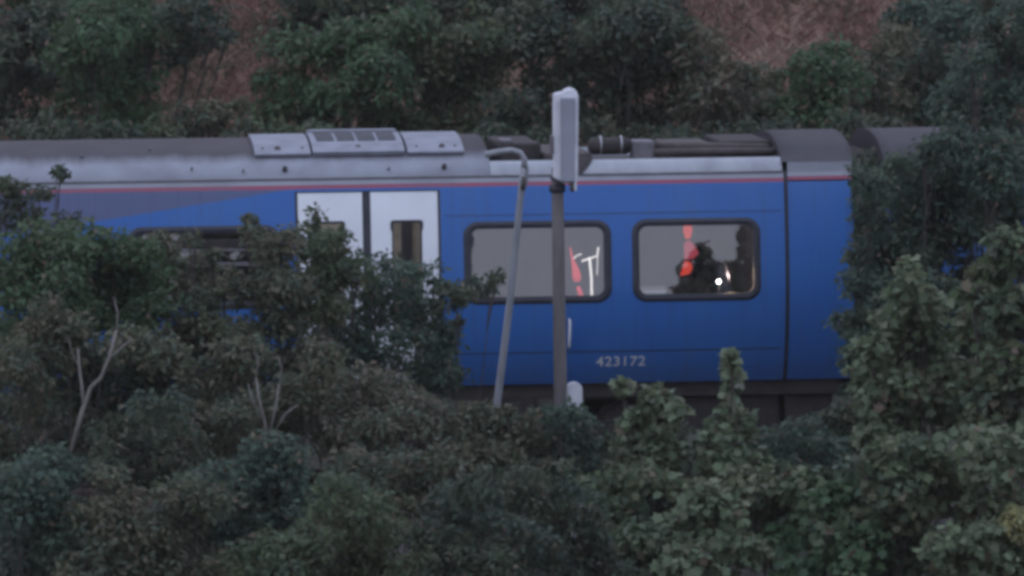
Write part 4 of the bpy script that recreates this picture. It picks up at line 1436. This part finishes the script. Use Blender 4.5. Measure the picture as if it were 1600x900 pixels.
back('low dark shrub along the roof line behind the exhaust equipment', 6.9, 800, [(770, 215, 36), (850, 225, 36), (930, 215, 36), (1000, 220, 36), (1060, 222, 34)], 'dark', 50, cat='shrub', name='hillside_shrub')
back('low dark shrub along the roof line left of the grey end roof', 6.9, 1170, [(1120, 222, 34), (1180, 215, 36), (1230, 205, 34), (1330, 200, 34), (1390, 205, 34)], 'dark', 50, cat='shrub', name='hillside_shrub')


def bracken():
    """dry reddish grass and bracken over the slope behind"""
    rs = np.random.RandomState(77)
    N = 60000
    x = rs.uniform(-7.5, 8.5, N)
    y = rs.uniform(7.5, 17.5, N)
    z = terrain(x, y)
    h = rs.uniform(.08, .26, N)
    a = rs.uniform(0, 6.28, N)
    wv = np.stack([np.cos(a), np.sin(a), 0 * a], -1) * rs.uniform(.008, .022, N)[:, None]
    ln = np.stack([rs.normal(size=N) * .8, rs.normal(size=N) * .8 - .2, np.ones(N)], -1) * h[:, None]
    b = np.stack([x, y, z], -1)
    P = np.stack([b - wv, b + wv, b + ln * .6 + wv * .8, b + ln * 1.0 + np.array([0, 0, -.03])], 1).reshape(-1, 3)
    i = np.arange(N) * 4
    F_ = np.stack([np.stack([i, i + 1, i + 2], -1), np.stack([i, i + 2, i + 3], -1)], 1).reshape(-1, 3)
    me = bpy.data.meshes.new('dry_bracken')
    me.vertices.add(len(P))
    me.vertices.foreach_set('co', P.astype(np.float32).ravel())
    me.loops.add(F_.size)
    me.loops.foreach_set('vertex_index', F_.astype(np.int32).ravel())
    me.polygons.add(len(F_))
    me.polygons.foreach_set('loop_start', (np.arange(len(F_)) * 3).astype(np.int32))
    me.update(calc_edges=True)
    pal = np.array([(.12, .12, .075), (.17, .12, .09), (.20, .11, .09), (.25, .14, .11), (.31, .21, .17), (.40, .31, .25)])
    pt = .5 + .5 * np.sin(x * 2.3 + np.sin(y * 1.7) * 1.5) * np.sin(y * 1.9 + np.sin(x * 1.3))
    col = pal[np.clip((pt * 6 + rs.normal(size=N) * 1.3).astype(int), 0, 5)] * rs.uniform(.8, 1.2, (N, 1))
    at = me.attributes.new('leaf_colour', 'FLOAT_COLOR', 'POINT')
    cc = np.ones((len(P), 4), np.float32)
    cc[:, :3] = np.repeat(col, 4, axis=0)
    at.data.foreach_set('color', cc.ravel())
    o = put('dry_bracken', me, M['leaf'])
    o['kind'] = 'stuff'
    o['label'] = 'dry reddish bracken and grass on the slope behind the train'


bracken()
print('leaf triangles', TRI[0])


def haze():
    bm = bmesh.new()
    add_box(bm, -60, 60, CAMPOS.y - 6, 30, -8, 18)
    me = bm_mesh(bm, 'haze')
    mm = bpy.data.materials.new('dusk_haze')
    mm.use_nodes = True
    n, l = mm.node_tree.nodes, mm.node_tree.links
    n.remove(n['Principled BSDF'])
    v = n.new('ShaderNodeVolumePrincipled')
    v.inputs['Color'].default_value = (.97, .90, .86, 1)
    v.inputs['Density'].default_value = HAZE
    l.new(v.outputs[0], n['Material Output'].inputs['Volume'])
    o = put('haze', me, mm)
    o['kind'] = 'stuff'


HAZE = 0.00022
haze()
